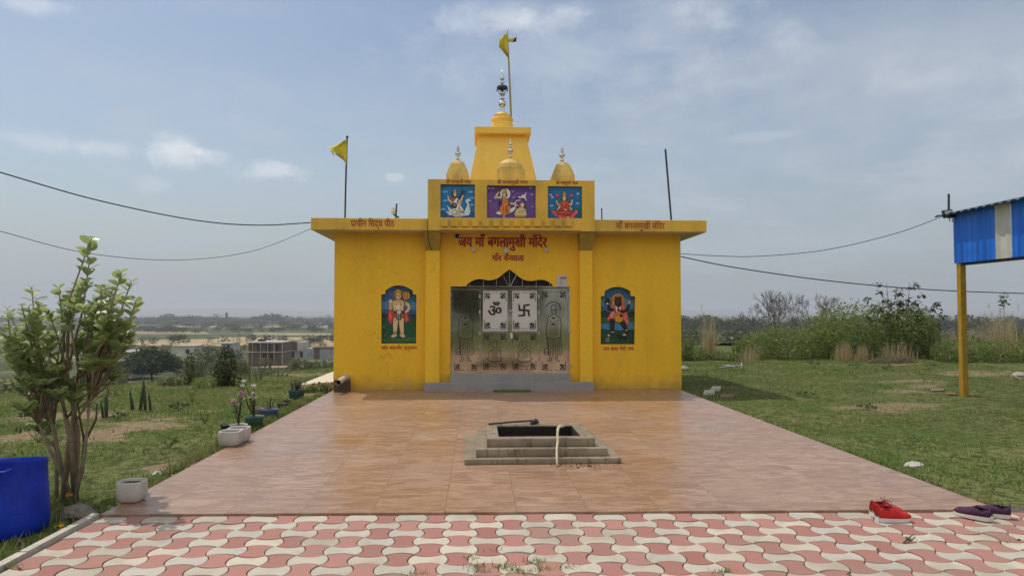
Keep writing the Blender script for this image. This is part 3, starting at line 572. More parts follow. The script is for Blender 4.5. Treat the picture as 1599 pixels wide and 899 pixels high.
def etched(p, kind, x0, y0, x1, y1):
    K = (34, 30, 26); ln = lambda pts, w=4.0: p.line(K, pts, w)
    m = 9
    for cx, cy, sx, sy in ((x0 + m, y0 + m, 1, 1), (x1 - m, y0 + m, -1, 1), (x0 + m, y1 - m, 1, -1), (x1 - m, y1 - m, -1, -1)):
        ln([(cx, cy), (cx + 42 * sx, cy)], 4); ln([(cx, cy + 3 * sy), (cx, cy + 58 * sy)], 4); ln([(cx + 52 * sx, cy), (cx + 68 * sx, cy)], 3.4)
        for a, c, rx, ry, ro in ((14, 14, 11, 5, 45), (30, 12, 10, 5, 10), (12, 30, 10, 5, 80), (30, 28, 10, 5, 45), (24, 36, 8, 4, 70)): p.ell(K, cx + a * sx, cy + c * sy, rx, ry, ro * sx * sy)
        ln([(cx + 5 * sx, cy + 5 * sy), (cx + 20 * sx, cy + 24 * sy), (cx + 36 * sx, cy + 40 * sy)], 3)
    cx = (x0 + x1) / 2
    if kind == 'stand':
        H = lambda f: y0 + (y1 - y0) * f
        ln([(cx - 52, H(.20)), (cx - 40, H(.165)), (cx - 15, H(.145)), (cx + 18, H(.15)), (cx + 38, H(.18)), (cx + 44, H(.24))], 5)
        ln([(cx - 16, H(.26)), (cx - 20, H(.2)), (cx - 6, H(.175)), (cx + 12, H(.19)), (cx + 17, H(.25)), (cx + 10, H(.295)), (cx - 8, H(.295)), (cx - 16, H(.26))]); ln([(cx - 10, H(.24)), (cx + 10, H(.24))], 6); ln([(cx - 9, H(.262)), (cx + 9, H(.262))], 4)
        ln([(cx - 8, H(.30)), (cx - 40, H(.335)), (cx - 47, H(.43)), (cx - 52, H(.54)), (cx - 44, H(.62)), (cx - 34, H(.8))]); ln([(cx + 9, H(.30)), (cx + 42, H(.34)), (cx + 50, H(.44)), (cx + 46, H(.56)), (cx + 52, H(.78)), (cx + 38, H(.8))])
        for q in range(6): ln([(cx - 34 + q, H(.37 + q * .03)), (cx - 5, H(.40 + q * .034)), (cx + 32 - q, H(.37 + q * .032))], 2.6)
        for q in range(7): ln([(cx - 38 + q * 13, H(.585)), (cx - 36 + q * 12, H(.7)), (cx - 32 + q * 11, H(.8))], 2.6)
        ln([(cx - 48, H(.58)), (cx, H(.60)), (cx + 48, H(.575))], 3.4)
        p.ell(K, cx - 2, H(.34), 9, 6); p.ell(K, cx - 3, H(.42), 13, 6)
        ln([(cx - 24, H(.8)), (cx - 28, H(.845)), (cx - 42, H(.87)), (cx - 20, H(.872)), (cx - 10, H(.82))]); ln([(cx + 18, H(.8)), (cx + 24, H(.845)), (cx + 40, H(.872)), (cx + 16, H(.87)), (cx + 8, H(.82))])
        ln([(cx - 62, H(.79)), (cx - 66, H(.74)), (cx - 50, H(.705)), (cx - 36, H(.73)), (cx - 40, H(.79)), (cx - 62, H(.79))]); ln([(cx - 60, H(.76)), (cx - 42, H(.755))])
    if kind == 'seat':
        H = lambda f: y0 + (y1 - y0) * f
        ln([(cx - 40, H(.42)), (cx - 34, H(.26)), (cx, H(.17)), (cx + 34, H(.26)), (cx + 40, H(.42))], 3); ln([(cx - 14, H(.36)), (cx - 12, H(.24)), (cx + 12, H(.24)), (cx + 14, H(.36)), (cx, H(.42)), (cx - 14, H(.36))])
        ln([(cx - 12, H(.42)), (cx - 40, H(.5)), (cx - 36, H(.62)), (cx - 52, H(.68)), (cx - 30, H(.76)), (cx + 30, H(.76)), (cx + 52, H(.68)), (cx + 36, H(.62)), (cx + 40, H(.5)), (cx + 12, H(.42))])
        for q in range(5): ln([(cx - 48 + q * 22, H(.74)), (cx - 42 + q * 22, H(.84)), (cx - 30 + q * 22, H(.75))], 2.6)
        for q in range(4): ln([(cx - 22, H(.47 + .05 * q)), (cx, H(.5 + .05 * q)), (cx + 22, H(.47 + .05 * q))], 2.6)
        ln([(cx - 44, H(.86)), (cx, H(.89)), (cx + 44, H(.86))], 2.6)
def etchm(c): return M_INK
def leaf_panel(name, x0, y0, x1, y1, kind, mat, Y, t=.02, parent=temple):
    X0, X1, Z0, Z1 = drect(x0, y0, x1, y1); m = MB(); m.box(X0, X1, Y, Y + t, Z0, Z1); o = m.build(name, mat, parent, bevel=.004)
    e = Paint(690, 410, 4.28, Y - .0012); etched(e, kind, x0 + 6, y0 + 6, x1 - 6, y1 - 6); e.build('engraving', o, etchm)
    return o
pl1 = leaf_panel('door_leaf', 68, 178, 250, 733, 'stand', M_STEEL, YD - .005)
pl4 = leaf_panel('door_leaf', 655, 178, 842, 733, 'stand', M_STEEL, YD - .005)
pl2 = leaf_panel('door_leaf', 258, 178, 445, 733, 'plain_leaf', M_STEEL, YD - .005)
pl3 = leaf_panel('door_leaf', 460, 178, 648, 733, 'plain_leaf', M_STEEL, YD - .005)
def sub(o):
    for c in list(o.children): bpy.data.objects.remove(c)
sub(pl2); sub(pl3)
for o, xa, xb in ((pl2, 268, 440), (pl3, 464, 640)):
    e = Paint(690, 410, 4.28, YD - .0062); etched(e, 'seat', xa + 2, 468, xb - 2, 722); e.build('engraving', o, etchm)
M_PANELW = pm('satin_white_sheet', (0.60, 0.58, 0.57), 0.05, 4, 0.35, bump=0.02)
def framed(o, x0, y0, x1, y1):
    X0, X1, Z0, Z1 = drect(x0, y0, x1, y1); m = MB(); m.box(X0, X1, YD - .03, YD - .012, Z0, Z1); w = m.build('white_panel', M_PANELW, o, bevel=.004)
    return w
wp2 = framed(pl2, 274, 188, 438, 452); wp3 = framed(pl3, 470, 188, 634, 452)
for o, x0, x1 in ((pl2, 274, 438), (pl3, 470, 634)):
    e = Paint(690, 410, 4.28, YD - .0312); etched(e, 'none', x0 + 1, 190, x1 - 1, 450); e.build('corner_ornament', o, etchm)
    r = MB(); X0, X1, Z0, Z1 = drect(x0 - 4, 452, x1 + 2, 462); r.box(X0, X1, YD - .05, YD - .006, Z0, Z1); r.build('panel_ledge', M_CHROME, o, bevel=.004)
o = words('om_sign', 'ॐ', 690 + 308 / 4.28, 690 + 398 / 4.28, 410 + 288 / 4.28, 410 + 363 / 4.28, YD - .033, M_INK, pl2, 0.03)
e = Paint(690, 410, 4.28, YD - .0322); K = (34, 30, 26); w = 14
e.line(K, [(550, 280), (550, 357)], w); e.line(K, [(512, 316), (543, 317)], w); e.line(K, [(557, 317), (587, 322)], w)
e.line(K, [(557, 285), (590, 280)], [w, 9]); e.line(K, [(581, 329), (580, 345), (588, 360)], [w, 12, 7]); e.line(K, [(543, 353), (510, 353)], [w, 9]); e.line(K, [(518, 309), (517, 292), (512, 276)], [w, 12, 7])
e.build('swastika_sign', pl3, etchm)
for i, (zx, zys) in enumerate(((254, (225, 330, 470, 560, 650)), (648, (225, 330, 470, 560, 650)), (57, (215, 455, 685)), (855, (215, 455, 685)))):
    for zy in zys: h = MB(); h.tube([(dx(zx), YD - .035, dz(zy + 11)), (dx(zx), YD - .035, dz(zy - 11))], .018, 10); h.build('hinge', M_CHROME, temple)
l = MB(); l.box(dx(458), dx(472), YD - .05, YD - .006, dz(505), dz(470)); l.build('latch', M_WHITEP, temple, bevel=.004)
h = MB(); h.tube([(dx(448), YD - .03, dz(322)), (dx(470), YD - .03, dz(322))], .012, 8); h.build('bolt', M_CHROME, temple)

# ------------------------------------------------------------------ small things fixed to the temple
for px, py, r, lab in ((739.5, 390.5, 3.4, 'small round white lamp on the yellow wall under the word at the left'), (790, 391.5, 4.6, 'largest round white lamp, on the yellow wall above the door arch'), (852.5, 390.5, 3.4, 'small round white lamp on the yellow wall at the right end of the red title')):
    q = at(px, py, YF); s = YF / F_PX
    t = thing('wall_lamp', lab, 'lamp', (q.x, YF, q.z), 'round lamps under the red title')
    b = MB(); b.tube([(q.x, YF - .03, q.z), (q.x, YF, q.z)], r * s * .75, 14); b.build('lamp_base', M_WHITEP, t)
    b = MB(); b.blob((q.x, YF - .05, q.z), (r * s, .045, r * s), 16, 10); b.build('bulb', pm('lamp_glass', (.6, .58, .56), .05, 5, .3, bump=0), t, smooth=True)
q = at(714, 369, YF); t = thing('security_camera', 'small black dome camera on the wall beside the first red word', 'camera', (q.x, YF - .02, q.z))
b = MB(); b.tube([(q.x, YF - .02, q.z), (q.x, YF, q.z)], .055, 16); b.build('camera_base', M_WHITEP, t); b = MB(); b.blob((q.x, YF - .04, q.z), (.045, .045, .045), 14, 10); b.build('camera_lens', M_BLACK, t, smooth=True)
q = prect(869.5, 429.5, 886, 447, YF); b = MB(); b.box(q[0][0], q[1][0], YF - .012, YF - .003, q[0][1], q[2][1])
t = thing('notice_sticker', 'small white paper notice stuck to the wall right of the door arch', 'notice', ((q[0][0] + q[1][0]) / 2, YF - .003, q[0][1])); b.build('notice_sheet', pm('notice_paper', (.55, .52, .52), .06, 9, .6, bump=0), t)
e = Paint(690, 410, 4.28, YF - .0135)
for y0, a, c in ((99, 790, 832), (106, 786, 834)): e.line((120, 40, 50), [(a, y0), (c, y0)], 5)
for y0 in (120, 128, 136, 144): e.line((120, 115, 115), [(786, y0), (806, y0)], 3)
e.build('notice_print', t, paintm)
# ------------------------------------------------------------------ flags and rods
M_FLAG = pm('yellow_flag_cloth', (0.62, 0.55, 0.05), 0.15, 6, 0.8, bump=0.1); M_FRINGE = pm('maroon_fringe', (0.12, 0.02, 0.03), 0.2, 10, 0.8, bump=0)
M_BAMB = pm('bamboo_pole', (0.38, 0.31, 0.11), 0.2, 9, 0.6)
t = thing('temple_flag', 'yellow flag with maroon hem on a tall bamboo pole beside the main spire', 'flag', (at(797, 192, YK + .1).x, YK + .1, zc1))
pole = [at(a, c, YK + .1) for a, c in ((799, 200), (797.5, 170), (796.5, 140), (795, 110), (794, 85), (792.5, 65), (792, 48))]; pole[0].z = zc1
b = MB(); b.tube(pole, [.026, .025, .024, .022, .02, .018, .016], 10); b.build('pole', M_BAMB, t, smooth=True)
def cloth(rows, Y, amp, name, parent, mat, th=.006):
    V = []; F = []; n = 7
    for j, (l, r) in enumerate(rows):
        for i in range(n):
            f = i / (n - 1); px = l[0] + (r[0] - l[0]) * f; py = l[1] + (r[1] - l[1]) * f
            V.append(at(px, py, Y + amp * math.sin(f * 7 + j * .9) * f))
    for j in range(len(rows) - 1):
        for i in range(n - 1): a = j * n + i; F.append((a, a + 1, a + n + 1, a + n))
    m = MB(); m.add(V, F); o = m.build(name, mat, parent, smooth=True); s = o.modifiers.new('cloth', 'SOLIDIFY'); s.thickness = th; return o
cloth([((791.5, 52), (787, 55)), ((792, 58), (781, 60)), ((792.5, 66), (779, 65)), ((793, 75), (779.5, 72)), ((793.5, 82), (786, 80)), ((794, 90), (793, 88))], YK + .08, .10, 'flag_cloth', t, M_FLAG)
cloth([((791.5, 58), (806, 62)), ((792, 66), (805, 66))], YK + .1, .06, 'flag_tail', t, M_FLAG)
cloth([((779.5, 70), (793.5, 87)), ((779, 73), (793.5, 91))], YK + .07, .03, 'flag_hem', t, M_FRINGE); cloth([((799, 62.5), (806.5, 58)), ((800, 66.5), (806, 65))], YK + .08, .02, 'flag_hem', t, M_FRINGE)
YFL = YF + .4
t = thing('roof_flag', 'yellow pennant with red hem on thin dark pole at the roof left end', 'flag', (at(538.5, 338, YFL).x, YFL, ZC1))
p0 = at(538.6, 340, YFL); p0.z = ZC1
b = MB(); b.tube([p0, at(539.8, 290, YFL), at(542, 214, YFL)], .019, 8); b.blob(at(542.2, 214, YFL), .03, 8, 6); b.build('pole', M_IRON, t)
cloth([((542, 217), (535, 221)), ((542, 224), (520, 229)), ((542, 232), (514, 231)), ((542, 240), (519, 236)), ((541, 249), (526, 240)), ((540.5, 260), (539, 250))], YFL - .02, .10, 'flag_cloth', t, M_FLAG)
cloth([((524, 238.5), (540, 250)), ((523.5, 240.5), (540, 253))], YFL - .03, .02, 'flag_hem', t, pm('red_hem', (.35, .03, .03), .2, 10, .8, bump=0)); cloth([((515, 232), (520, 238)), ((517, 236), (522, 244.5))], YFL - .04, .03, 'flag_tip', t, M_FLAG)
def rod(name, lab, cat, a, c, Y, r=.016, extra=None):
    p = at(a[0], a[1], Y); p.z = ZC1; t = MB(); t.tube([p, at(c[0], c[1], Y)], r, 8); o = t.build(name, M_IRON); tag(o, lab, cat)
    return o
rod('roof_rod', 'long dark steel rod leaning slightly left on the right end of the roof', 'rod', (1049, 343), (1039, 233), YF + .6, .022)
rod('roof_rod', 'short dark stub of rod just right of the painted parapet', 'rod', (940, 342), (939.5, 325), YF + .3, .014)
q = at(616, 338, YC + .2); t = thing('roof_floodlight', 'small floodlight with a white head on a bent dark bracket at the left roof edge', 'lamp', (q.x, YC + .2, ZC1))
Y = YC + .2; g0 = at(618, 340, Y); g0.z = ZC1
b = MB(); b.tube([g0, at(619.5, 318, Y)], .016, 8); b.tube([at(614, 334, Y), at(618, 337, Y), at(623, 340, Y)], .018, 8); b.build('bracket', M_IRON, t)
b = MB(); q = at(614, 331, Y); b.lathe([(.02, -.05), (.045, -.02), (.05, .05), (.02, .07)], q, 14); b.build('lamp_head', M_WHITEP, t, smooth=True); b = MB(); q = at(613.6, 325, Y); b.blob(q, .035, 10, 8); b.build('bulb', M_WHITEP, t, smooth=True)
# ------------------------------------------------------------------ terrain
PLX0, PLX1, PLY0 = -3.0, 4.27, 5.58               # paved court in front of the temple
def sstep(a, b, x): t = np.clip((x - a) / (b - a), 0, 1); return t * t * (3 - 2 * t)
_oct = [(RNG.uniform(0, 6.28), RNG.uniform(0, 6.28), RNG.uniform(0, 6.28)) for _ in range(24)]
def wav(x, y, s, seed=0):                          # cheap smooth noise in about -1..1
    v = 0
    for i in range(6):
        a, b_, c = _oct[(seed * 5 + i) % 24]; k = s * (1 + 0.55 * i)
        v = v + np.sin(k * (x * math.cos(a) + y * math.sin(a)) + b_ + 1.3 * np.sin(k * 0.6 * (y * math.cos(c) - x * math.sin(c)) + c)) / (1 + 0.35 * i)
    return v / 2.6
def terr(x, y):
    x = np.asarray(x, float); y = np.asarray(y, float)
    edge = np.where(x < -2.5, np.clip(21.5 + (x + 4.5) * 1.25, 11, 24), 24 + 12 * sstep(-2.5, 5, x))
    edge = np.where(x > 20, edge + (x - 20) * 0.3, edge)
    d = np.maximum(0, y - edge); d = np.maximum(d, (-x - 17) * 1.1)
    drop = 12 * (1 - np.exp(-d / 78)) * np.where(x > 5, 0.72, 1.0)
    rough = 0.035 * wav(x, y, 0.9) + 0.02 * wav(x, y, 2.6, 2)
    court = sstep(0.9, 0.1, np.maximum(np.maximum(PLX0 - x, x - PLX1 - .3), np.maximum(y - 20, 0)))
    rough = rough * (1 - court) + np.where(d > 20, 0.35 * wav(x, y, 0.03, 1) * np.minimum(1, d / 120), 0)
    under = np.where((x > PLX0 - .1) & (x < PLX1 + .12) & (y < 19.4), -0.06, 0)
    return -0.055 - drop + rough + under
def gt(px, py):                                    # where the photo pixel's ray meets the terrain
    d = pix_dir(px, py); o = Vector((0, 0, CAM_Z)); t = 2.0; st = 0.25
    while t < 6000:
        p = o + d * t
        if p.z < float(terr(p.x, p.y)): break
        st = max(.1, t * .01); t += st
    lo, hi = t - st, t
    for _ in range(24):
        m = (lo + hi) / 2; p = o + d * m
        if p.z < float(terr(p.x, p.y)): hi = m
        else: lo = m
    return o + d * hi
def on(x, y): return Vector((x, y, float(terr(x, y))))
# bare earth: worn patches seen in the lawn
SOIL = []
def soil(px0, py, px1, py2, k=1.0):
    a, c = gp((px0 + px1) / 2, py, -.07), gp((px0 + px1) / 2, py2, -.07); l, r = gp(px0, (py + py2) / 2, -.07), gp(px1, (py + py2) / 2, -.07)
    SOIL.append(((l.x + r.x) / 2, (a.y + c.y) / 2, abs(r.x - l.x) / 2 + .05, abs(a.y - c.y) / 2 + .08, k))
for q in ((130, 660, 265, 690, 1.7), (40, 640, 200, 657, 1.6), (0, 660, 70, 695, 1.3), (60, 625, 160, 636, .6), (235, 715, 310, 748, 1.7), (1260, 622, 1540, 650, .9), (1430, 575, 1599, 590, .9), (1330, 583, 1460, 590, .6), (1470, 682, 1540, 692, .7),
          (1560, 705, 1640, 730, .6), (1190, 640, 1260, 648, .4), (0, 830, 60, 870, .8), (60, 800, 150, 850, .6), (395, 578, 470, 586, .5), (1160, 568, 1330, 574, .5), (1090, 600, 1140, 612, .4)): soil(*q)
def soil_at(x, y):
    v = np.zeros_like(x); w = 0.5 * wav(x, y, 2.2, 1) + 0.35 * wav(x, y, 6.0, 3)
    for cx, cy, rx, ry, k in SOIL:
        r = np.sqrt(((x - cx) / rx) ** 2 + ((y - cy) / ry) ** 2); v = np.maximum(v, 0.6 * k * np.clip(1.25 - r + w * 1.1, 0, 1))
    v = np.maximum(v, np.clip(0.9 * wav(x, y, 0.8, 2) + 0.5 * w - 0.35, 0, 0.7))
    edge = np.where(x < 0, PLX0 - x, x - PLX1); 
    return np.clip(v, 0, 1)
def graded(near0, near1, step, far0, far1, g=1.16):
    a = list(np.arange(near0, near1 + 1e-6, step)); s = step
    while a[-1] < far1: s *= g; a.append(a[-1] + s)
    s = step; lo = [near0]
    while lo[-1] > far0: s *= g; lo.append(lo[-1] - s)
    return np.array(lo[:0:-1] + a)
xs = graded(-13, 15, .16, -5200, 5200); ys = graded(2.5, 30, .16, -60, 7600, 1.12)
GX, GY = np.meshgrid(xs, ys); GZ = terr(GX, GY)
V = np.stack([GX.ravel(), GY.ravel(), GZ.ravel()], 1); nx, ny = len(xs), len(ys)
ii = (np.arange(ny - 1)[:, None] * nx + np.arange(nx - 1)[None, :]).ravel()
n = NT('meadow_ground'); x, y, z = n.sep(); so = n.attr('soil')['Fac']
far = n.ramp(y, 45, 130)
a1 = n.noise(0.7, 5, 0.6); a2 = n.noise(9, 5, 0.7); a3 = n.noise(45, 3, 0.7)
g = n.mix(n.ramp(a1, .35, .65), (0.085, 0.13, 0.03), (0.165, 0.175, 0.065)); g = n.mix(n.ramp(a2, .42, .62), g, (0.045, 0.062, 0.018)); g = n.mix(n.math('MULTIPLY', n.ramp(a3, .5, .7), .55), g, (0.20, 0.175, 0.085))
e = n.mix(n.ramp(a2, .35, .65), (0.19, 0.14, 0.085), (0.29, 0.22, 0.14)); e = n.mix(n.math('MULTIPLY', n.ramp(a3, .55, .7), .5), e, (0.12, 0.085, 0.055))
sf = n.ramp(n.math('ADD', so, n.math('MULTIPLY', n.math('SUBTRACT', a2, .5), .9)), .35, .6)
c1 = n.mix(sf, g, e)
b1 = n.noise(.012, 4, .6, (0.35, 1.6, 1)); b2 = n.noise(.05, 4, .65, (.5, 1.6, 1)); b3 = n.noise(.3, 4, .7)
c2 = n.mix(n.ramp(b1, .44, .54), (0.055, 0.078, 0.03), (0.105, 0.115, 0.05)); c2 = n.mix(n.math('MULTIPLY', n.ramp(b2, .54, .62), .8), c2, (0.26, 0.21, 0.11)); c2 = n.mix(n.math('MULTIPLY', n.ramp(b3, .5, .68), .6), c2, (0.035, 0.05, 0.02))
n.bump(n.math('ADD', a3, n.math('MULTIPLY', a2, 1.5)), .5, .03)
M_GROUND = n.fin(n.mix(far, c1, c2), .95, 0, .1)
go = np_mesh('ground', V, np.stack([ii, ii + 1, ii + nx + 1, ii + nx], 1), M_GROUND, smooth=True); tag(go, kind='structure')
at_ = go.data.attributes.new('soil', 'FLOAT', 'POINT'); at_.data.foreach_set('value', soil_at(GX.ravel(), GY.ravel()).astype(np.float32))
# straw-coloured harvested fields out on the plain
def field(pts, col, k=.2):
    m = pm('field_straw_%d' % int(col[0] * 1000), col, .22, .05, .95, bump=0)
    P = [gt(*q) for q in pts]; b = MB(); N = 14; V = []; F = []
    (p0, p1, p2, p3) = P                                     # near-left, near-right, far-right, far-left
    for j in range(N + 1):
        for i in range(N + 1):
            u, v = i / N, j / N; q = (p0 * (1 - u) + p1 * u) * (1 - v) + (p3 * (1 - u) + p2 * u) * v
            V.append((q.x, q.y, float(terr(q.x, q.y)) + .12))
    for j in range(N):
        for i in range(N): a = j * (N + 1) + i; F.append((a, a + 1, a + N + 2, a + N + 1))
    b.add(V, F); tag(b.build('field', m), kind='structure')
ST, ST2 = (0.40, 0.29, 0.14), (0.30, 0.24, 0.13)
field([(205, 540), (390, 540), (388, 529), (210, 531)], ST); field([(330, 534), (520, 536), (516, 526), (345, 526.5)], ST)
field([(400, 575), (476, 574), (470, 564), (415, 566)], ST); field([(480, 545), (600, 545), (580, 533), (490, 533)], ST)
field([(190, 511), (560, 512), (540, 509.2), (200, 508.8)], ST2); field([(120, 521), (330, 522), (320, 518), (120, 518)], ST2)
field([(390, 523), (520, 524), (516, 520.5), (400, 519.5)], ST2); field([(-60, 515), (200, 516), (190, 512.5), (-40, 512)], ST2)
field([(1110, 540), (1160, 540), (1158, 534), (1112, 534)], ST2)
# low blue hills behind the plain
b = MB(); V = []; F = []; nn = 120
for i in range(nn + 1):
    xx = -7000 + 14000 * i / nn; h = 22 + 22 * abs(float(wav(xx, 0.0, .0011))) + 9 * float(wav(xx, 9.0, .005, 1))
    V += [(xx, 5600, -14), (xx, 6100, h), (xx, 6700, h * .9), (xx, 7300, -14)]
for i in range(nn):
    for k in range(3): a = i * 4 + k; F.append((a, a + 4, a + 5, a + 1))
b.add(V, F); tag(b.build('hills', pm('hill_scrub', (.06, .075, .04), .2, .01, .95, bump=0), smooth=True), kind='structure')

# ------------------------------------------------------------------ tiled court
n = NT('court_tiles'); x, y, z = n.sep()
br = n.N.new('ShaderNodeTexBrick'); br.offset = 0; br.inputs['Scale'].default_value = 1.0; br.inputs['Mortar Size'].default_value = .006; br.inputs['Mortar Smooth'].default_value = .3
br.inputs['Brick Width'].default_value = .585; br.inputs['Row Height'].default_value = .585; br.inputs['Color1'].default_value = (0, 0, 0, 1); br.inputs['Color2'].default_value = (1, 1, 1, 1)
mp = n.N.new('ShaderNodeMapping'); mp.inputs['Location'].default_value = (.26, .0, 0); n.L.new(n.co, mp.inputs[0]); n.L.new(mp.outputs[0], br.inputs['Vector'])
tile = n.N.new('ShaderNodeSeparateColor'); n.L.new(br.outputs['Color'], tile.inputs[0])
# every tile carries its own veins: shift the vein texture by the tile's random value
cb = n.N.new('ShaderNodeCombineXYZ'); n.put(n.math('MULTIPLY', tile.outputs[0], 23.0), cb.inputs[2])
va = n.N.new('ShaderNodeVectorMath'); n.L.new(n.co, va.inputs[0]); n.L.new(cb.outputs[0], va.inputs[1])
v1 = n.noise(2.6, 7, .62, (1, 3.0, 1), 1.2, (0, 0, .75), va.outputs[0]); v2 = n.noise(7, 6, .65, (1, 3.4, 1), .8, (0, 0, .75), va.outputs[0]); bl = n.noise(.5, 5, .6); sp = n.noise(40, 4, .7)
c = n.mix(n.ramp(v1, .32, .68), (0.26, 0.138, 0.078), (0.445, 0.29, 0.195)); c = n.mix(n.math('MULTIPLY', n.ramp(v2, .52, .68), .65), c, (0.20, 0.105, 0.058)); c = n.mix(n.math('MULTIPLY', n.ramp(bl, .45, .7), .35), c, (0.37, 0.29, 0.215))
c = n.mix(n.math('MULTIPLY', tile.outputs[0], .35), c, (0.26, 0.155, 0.10)); c = n.mix(n.math('MULTIPLY', n.ramp(sp, .62, .75), .25), c, (0.2, 0.14, 0.1))
c = n.mix(n.math('MULTIPLY', br.outputs['Fac'], .45), c, (0.15, 0.095, 0.065))
n.bump(n.math('SUBTRACT', n.math('MULTIPLY', v1, .25), br.outputs['Fac']), .12, .003)
M_COURT = n.fin(c, n.ramp(n.math('ADD', bl, n.math('MULTIPLY', sp, .3)), .45, .85, .26, .46), 0, .55)
YL0 = PLY0 + .215                                  # the front edge runs slightly askew
q = [(PLX0, YL0), (PLX1, PLY0), (PLX1, YF + .02), (PLX0, YF + .02)]; b = MB(); b.loft4([(x, y, -.3) for x, y in q], [(x, y, 0.0) for x, y in q]); tag(b.build('paved_court', M_COURT), kind='structure')
# ------------------------------------------------------------------ bone-shaped interlocking pavers
n = NT('white_paver'); i = n.island(); s1 = n.noise(7, 5, .65); s2 = n.noise(70, 4, .7)
c = n.mix(i, (0.45, 0.41, 0.335), (0.585, 0.53, 0.425)); c = n.mix(n.math('MULTIPLY', n.ramp(n.math('FRACT', n.math('MULTIPLY', i, 9.7)), .6, .7), .55), c, (0.47, 0.455, 0.41)); c = n.mix(n.math('MULTIPLY', n.ramp(s1, .45, .75), .5), c, (0.36, 0.33, 0.27)); c = n.mix(n.math('MULTIPLY', n.ramp(s2, .55, .72), .4), c, (0.30, 0.27, 0.22))
c = n.mix(n.math('MULTIPLY', n.ramp(n.noise(1.1, 5, .65), .46, .66), .6), c, (0.33, 0.285, 0.21)); n.bump(n.math('ADD', s2, s1), .25, .004); M_PW = n.fin(c, .8, 0, .3)
n = NT('pink_paver'); i = n.island(); s1 = n.noise(7, 5, .65); s2 = n.noise(70, 4, .7)
c = n.mix(i, (0.335, 0.148, 0.122), (0.435, 0.21, 0.172)); c = n.mix(n.math('MULTIPLY', n.ramp(s1, .45, .75), .5), c, (0.33, 0.20, 0.165)); c = n.mix(n.math('MULTIPLY', n.ramp(s2, .55, .72), .4), c, (0.24, 0.10, 0.085))
c = n.mix(n.math('MULTIPLY', n.ramp(n.noise(1.1, 5, .65), .46, .66), .55), c, (0.31, 0.21, 0.165)); n.bump(n.math('ADD', s2, s1), .25, .004); M_PP = n.fin(c, .8, 0, .3)
CELL, CY_, BUL, PX0_, PX1_, PY1_ = 0.197, 0.185, 0.036, PLX0 + .02, 4.62, PLY0 + .0
b = MB(); b.box(PLX0 - .0, PX1_ + .02, 0.2, PLY0 + .214, -.3, -.034); tag(b.build('paving_bed', pm('joint_sand', (.10, .085, .065), .3, 20, .95)), kind='structure')
b = MB(); nxp = int((PX1_ - PX0_) / CELL); 
for j in range(28):
    for i in range(nxp + 1):
        x0, y1 = PX0_ + i * CELL, PY1_ - j * CY_; x1, y0 = x0 + CELL, y1 - CY_; white = (i + j) % 2 == 0; sgn = 1 if white else -1; P = []; K = 10; sh_ = lambda x: YL0 - .012 + (PLY0 - YL0) * (x - PLX0) / (PLX1 - PLX0) - PLY0; sn = lambda t: max(0.0, math.sin(math.pi * t)) ** .7
        flat_l, flat_r, flat_t = i == 0, i == nxp, j == 0
        for k in range(K): t = k / K; P.append((x0 + CELL * t, y0 + sgn * BUL * sn(t)))
        for k in range(K): t = k / K; P.append((x1 + (0 if flat_r else sgn * BUL * sn(t)), y0 + CY_ * t))
        for k in range(K): t = k / K; P.append((x1 - CELL * t, y1 - (0 if flat_t else sgn * BUL * sn(t))))
        for k in range(K): t = k / K; P.append((x0 - (0 if flat_l else sgn * BUL * sn(t)), y1 - CY_ * t))
        P = [(a, c + sh_(a)) for a, c in P]; cx, cy = (x0 + x1) / 2, (y0 + y1) / 2 + sh_((x0 + x1) / 2); m = len(P); h = random.uniform(-.0035, .0035); tx, ty = random.gauss(0, .014), random.gauss(0, .014)
        def ring(f, z): return [(cx + (a - cx) * f, cy + (c - cy) * f, z + h + (a - cx) * tx + (c - cy) * ty) for a, c in P]
        r0, r1, r2, r3 = ring(.968, -.034), ring(.968, -.022), ring(.948, -.018), ring(.90, -.017)
        b.mat(0 if white else 1); vs = r0 + r1 + r2 + r3
        fs = [(k + q * m, (k + 1) % m + q * m, (k + 1) % m + (q + 1) * m, k + (q + 1) * m) for q in range(3) for k in range(m)] + [tuple(range(3 * m, 4 * m))]
        b.add(vs, fs)
tag(b.build('paved_path', [M_PW, M_PP]), kind='structure')
b = MB(); yy = PLY0 + .22
while yy > .6:
    l = 0.9; b.box(PLX0 - .075 + random.uniform(-.006, .006), PLX0 - .012, yy - l + .008, yy, -.2, .004 + random.uniform(-.006, .004)); yy -= l
tag(b.build('kerb', pm('kerb_concrete', (.50, .47, .40), .2, 12, .85)), kind='structure')
# whitewashed ledge along the temple's left flank
P = [gp(455, 609, .05), gp(500, 606, .05), gp(523, 598, .05), gp(523, 584, .05)]
w0, w1 = P[0], P[3]
b = MB(); z0, z1 = -.35, .05
q = [(-3.90, 15.5), (-3.42, 16.1), (XL - .02, 16.3), (XL - .02, YF + 4.2), (-3.88, YF + 4.2)]
b.loft4([(a, c, z0) for a, c in q], [(a, c, z1) for a, c in q])
t = b.build('whitewashed_ledge', pm('whitewash', (.62, .57, .49), .15, 5, .85), bevel=.02); tag(t, 'low whitewashed ledge running back along the left side of the yellow temple', 'ledge')
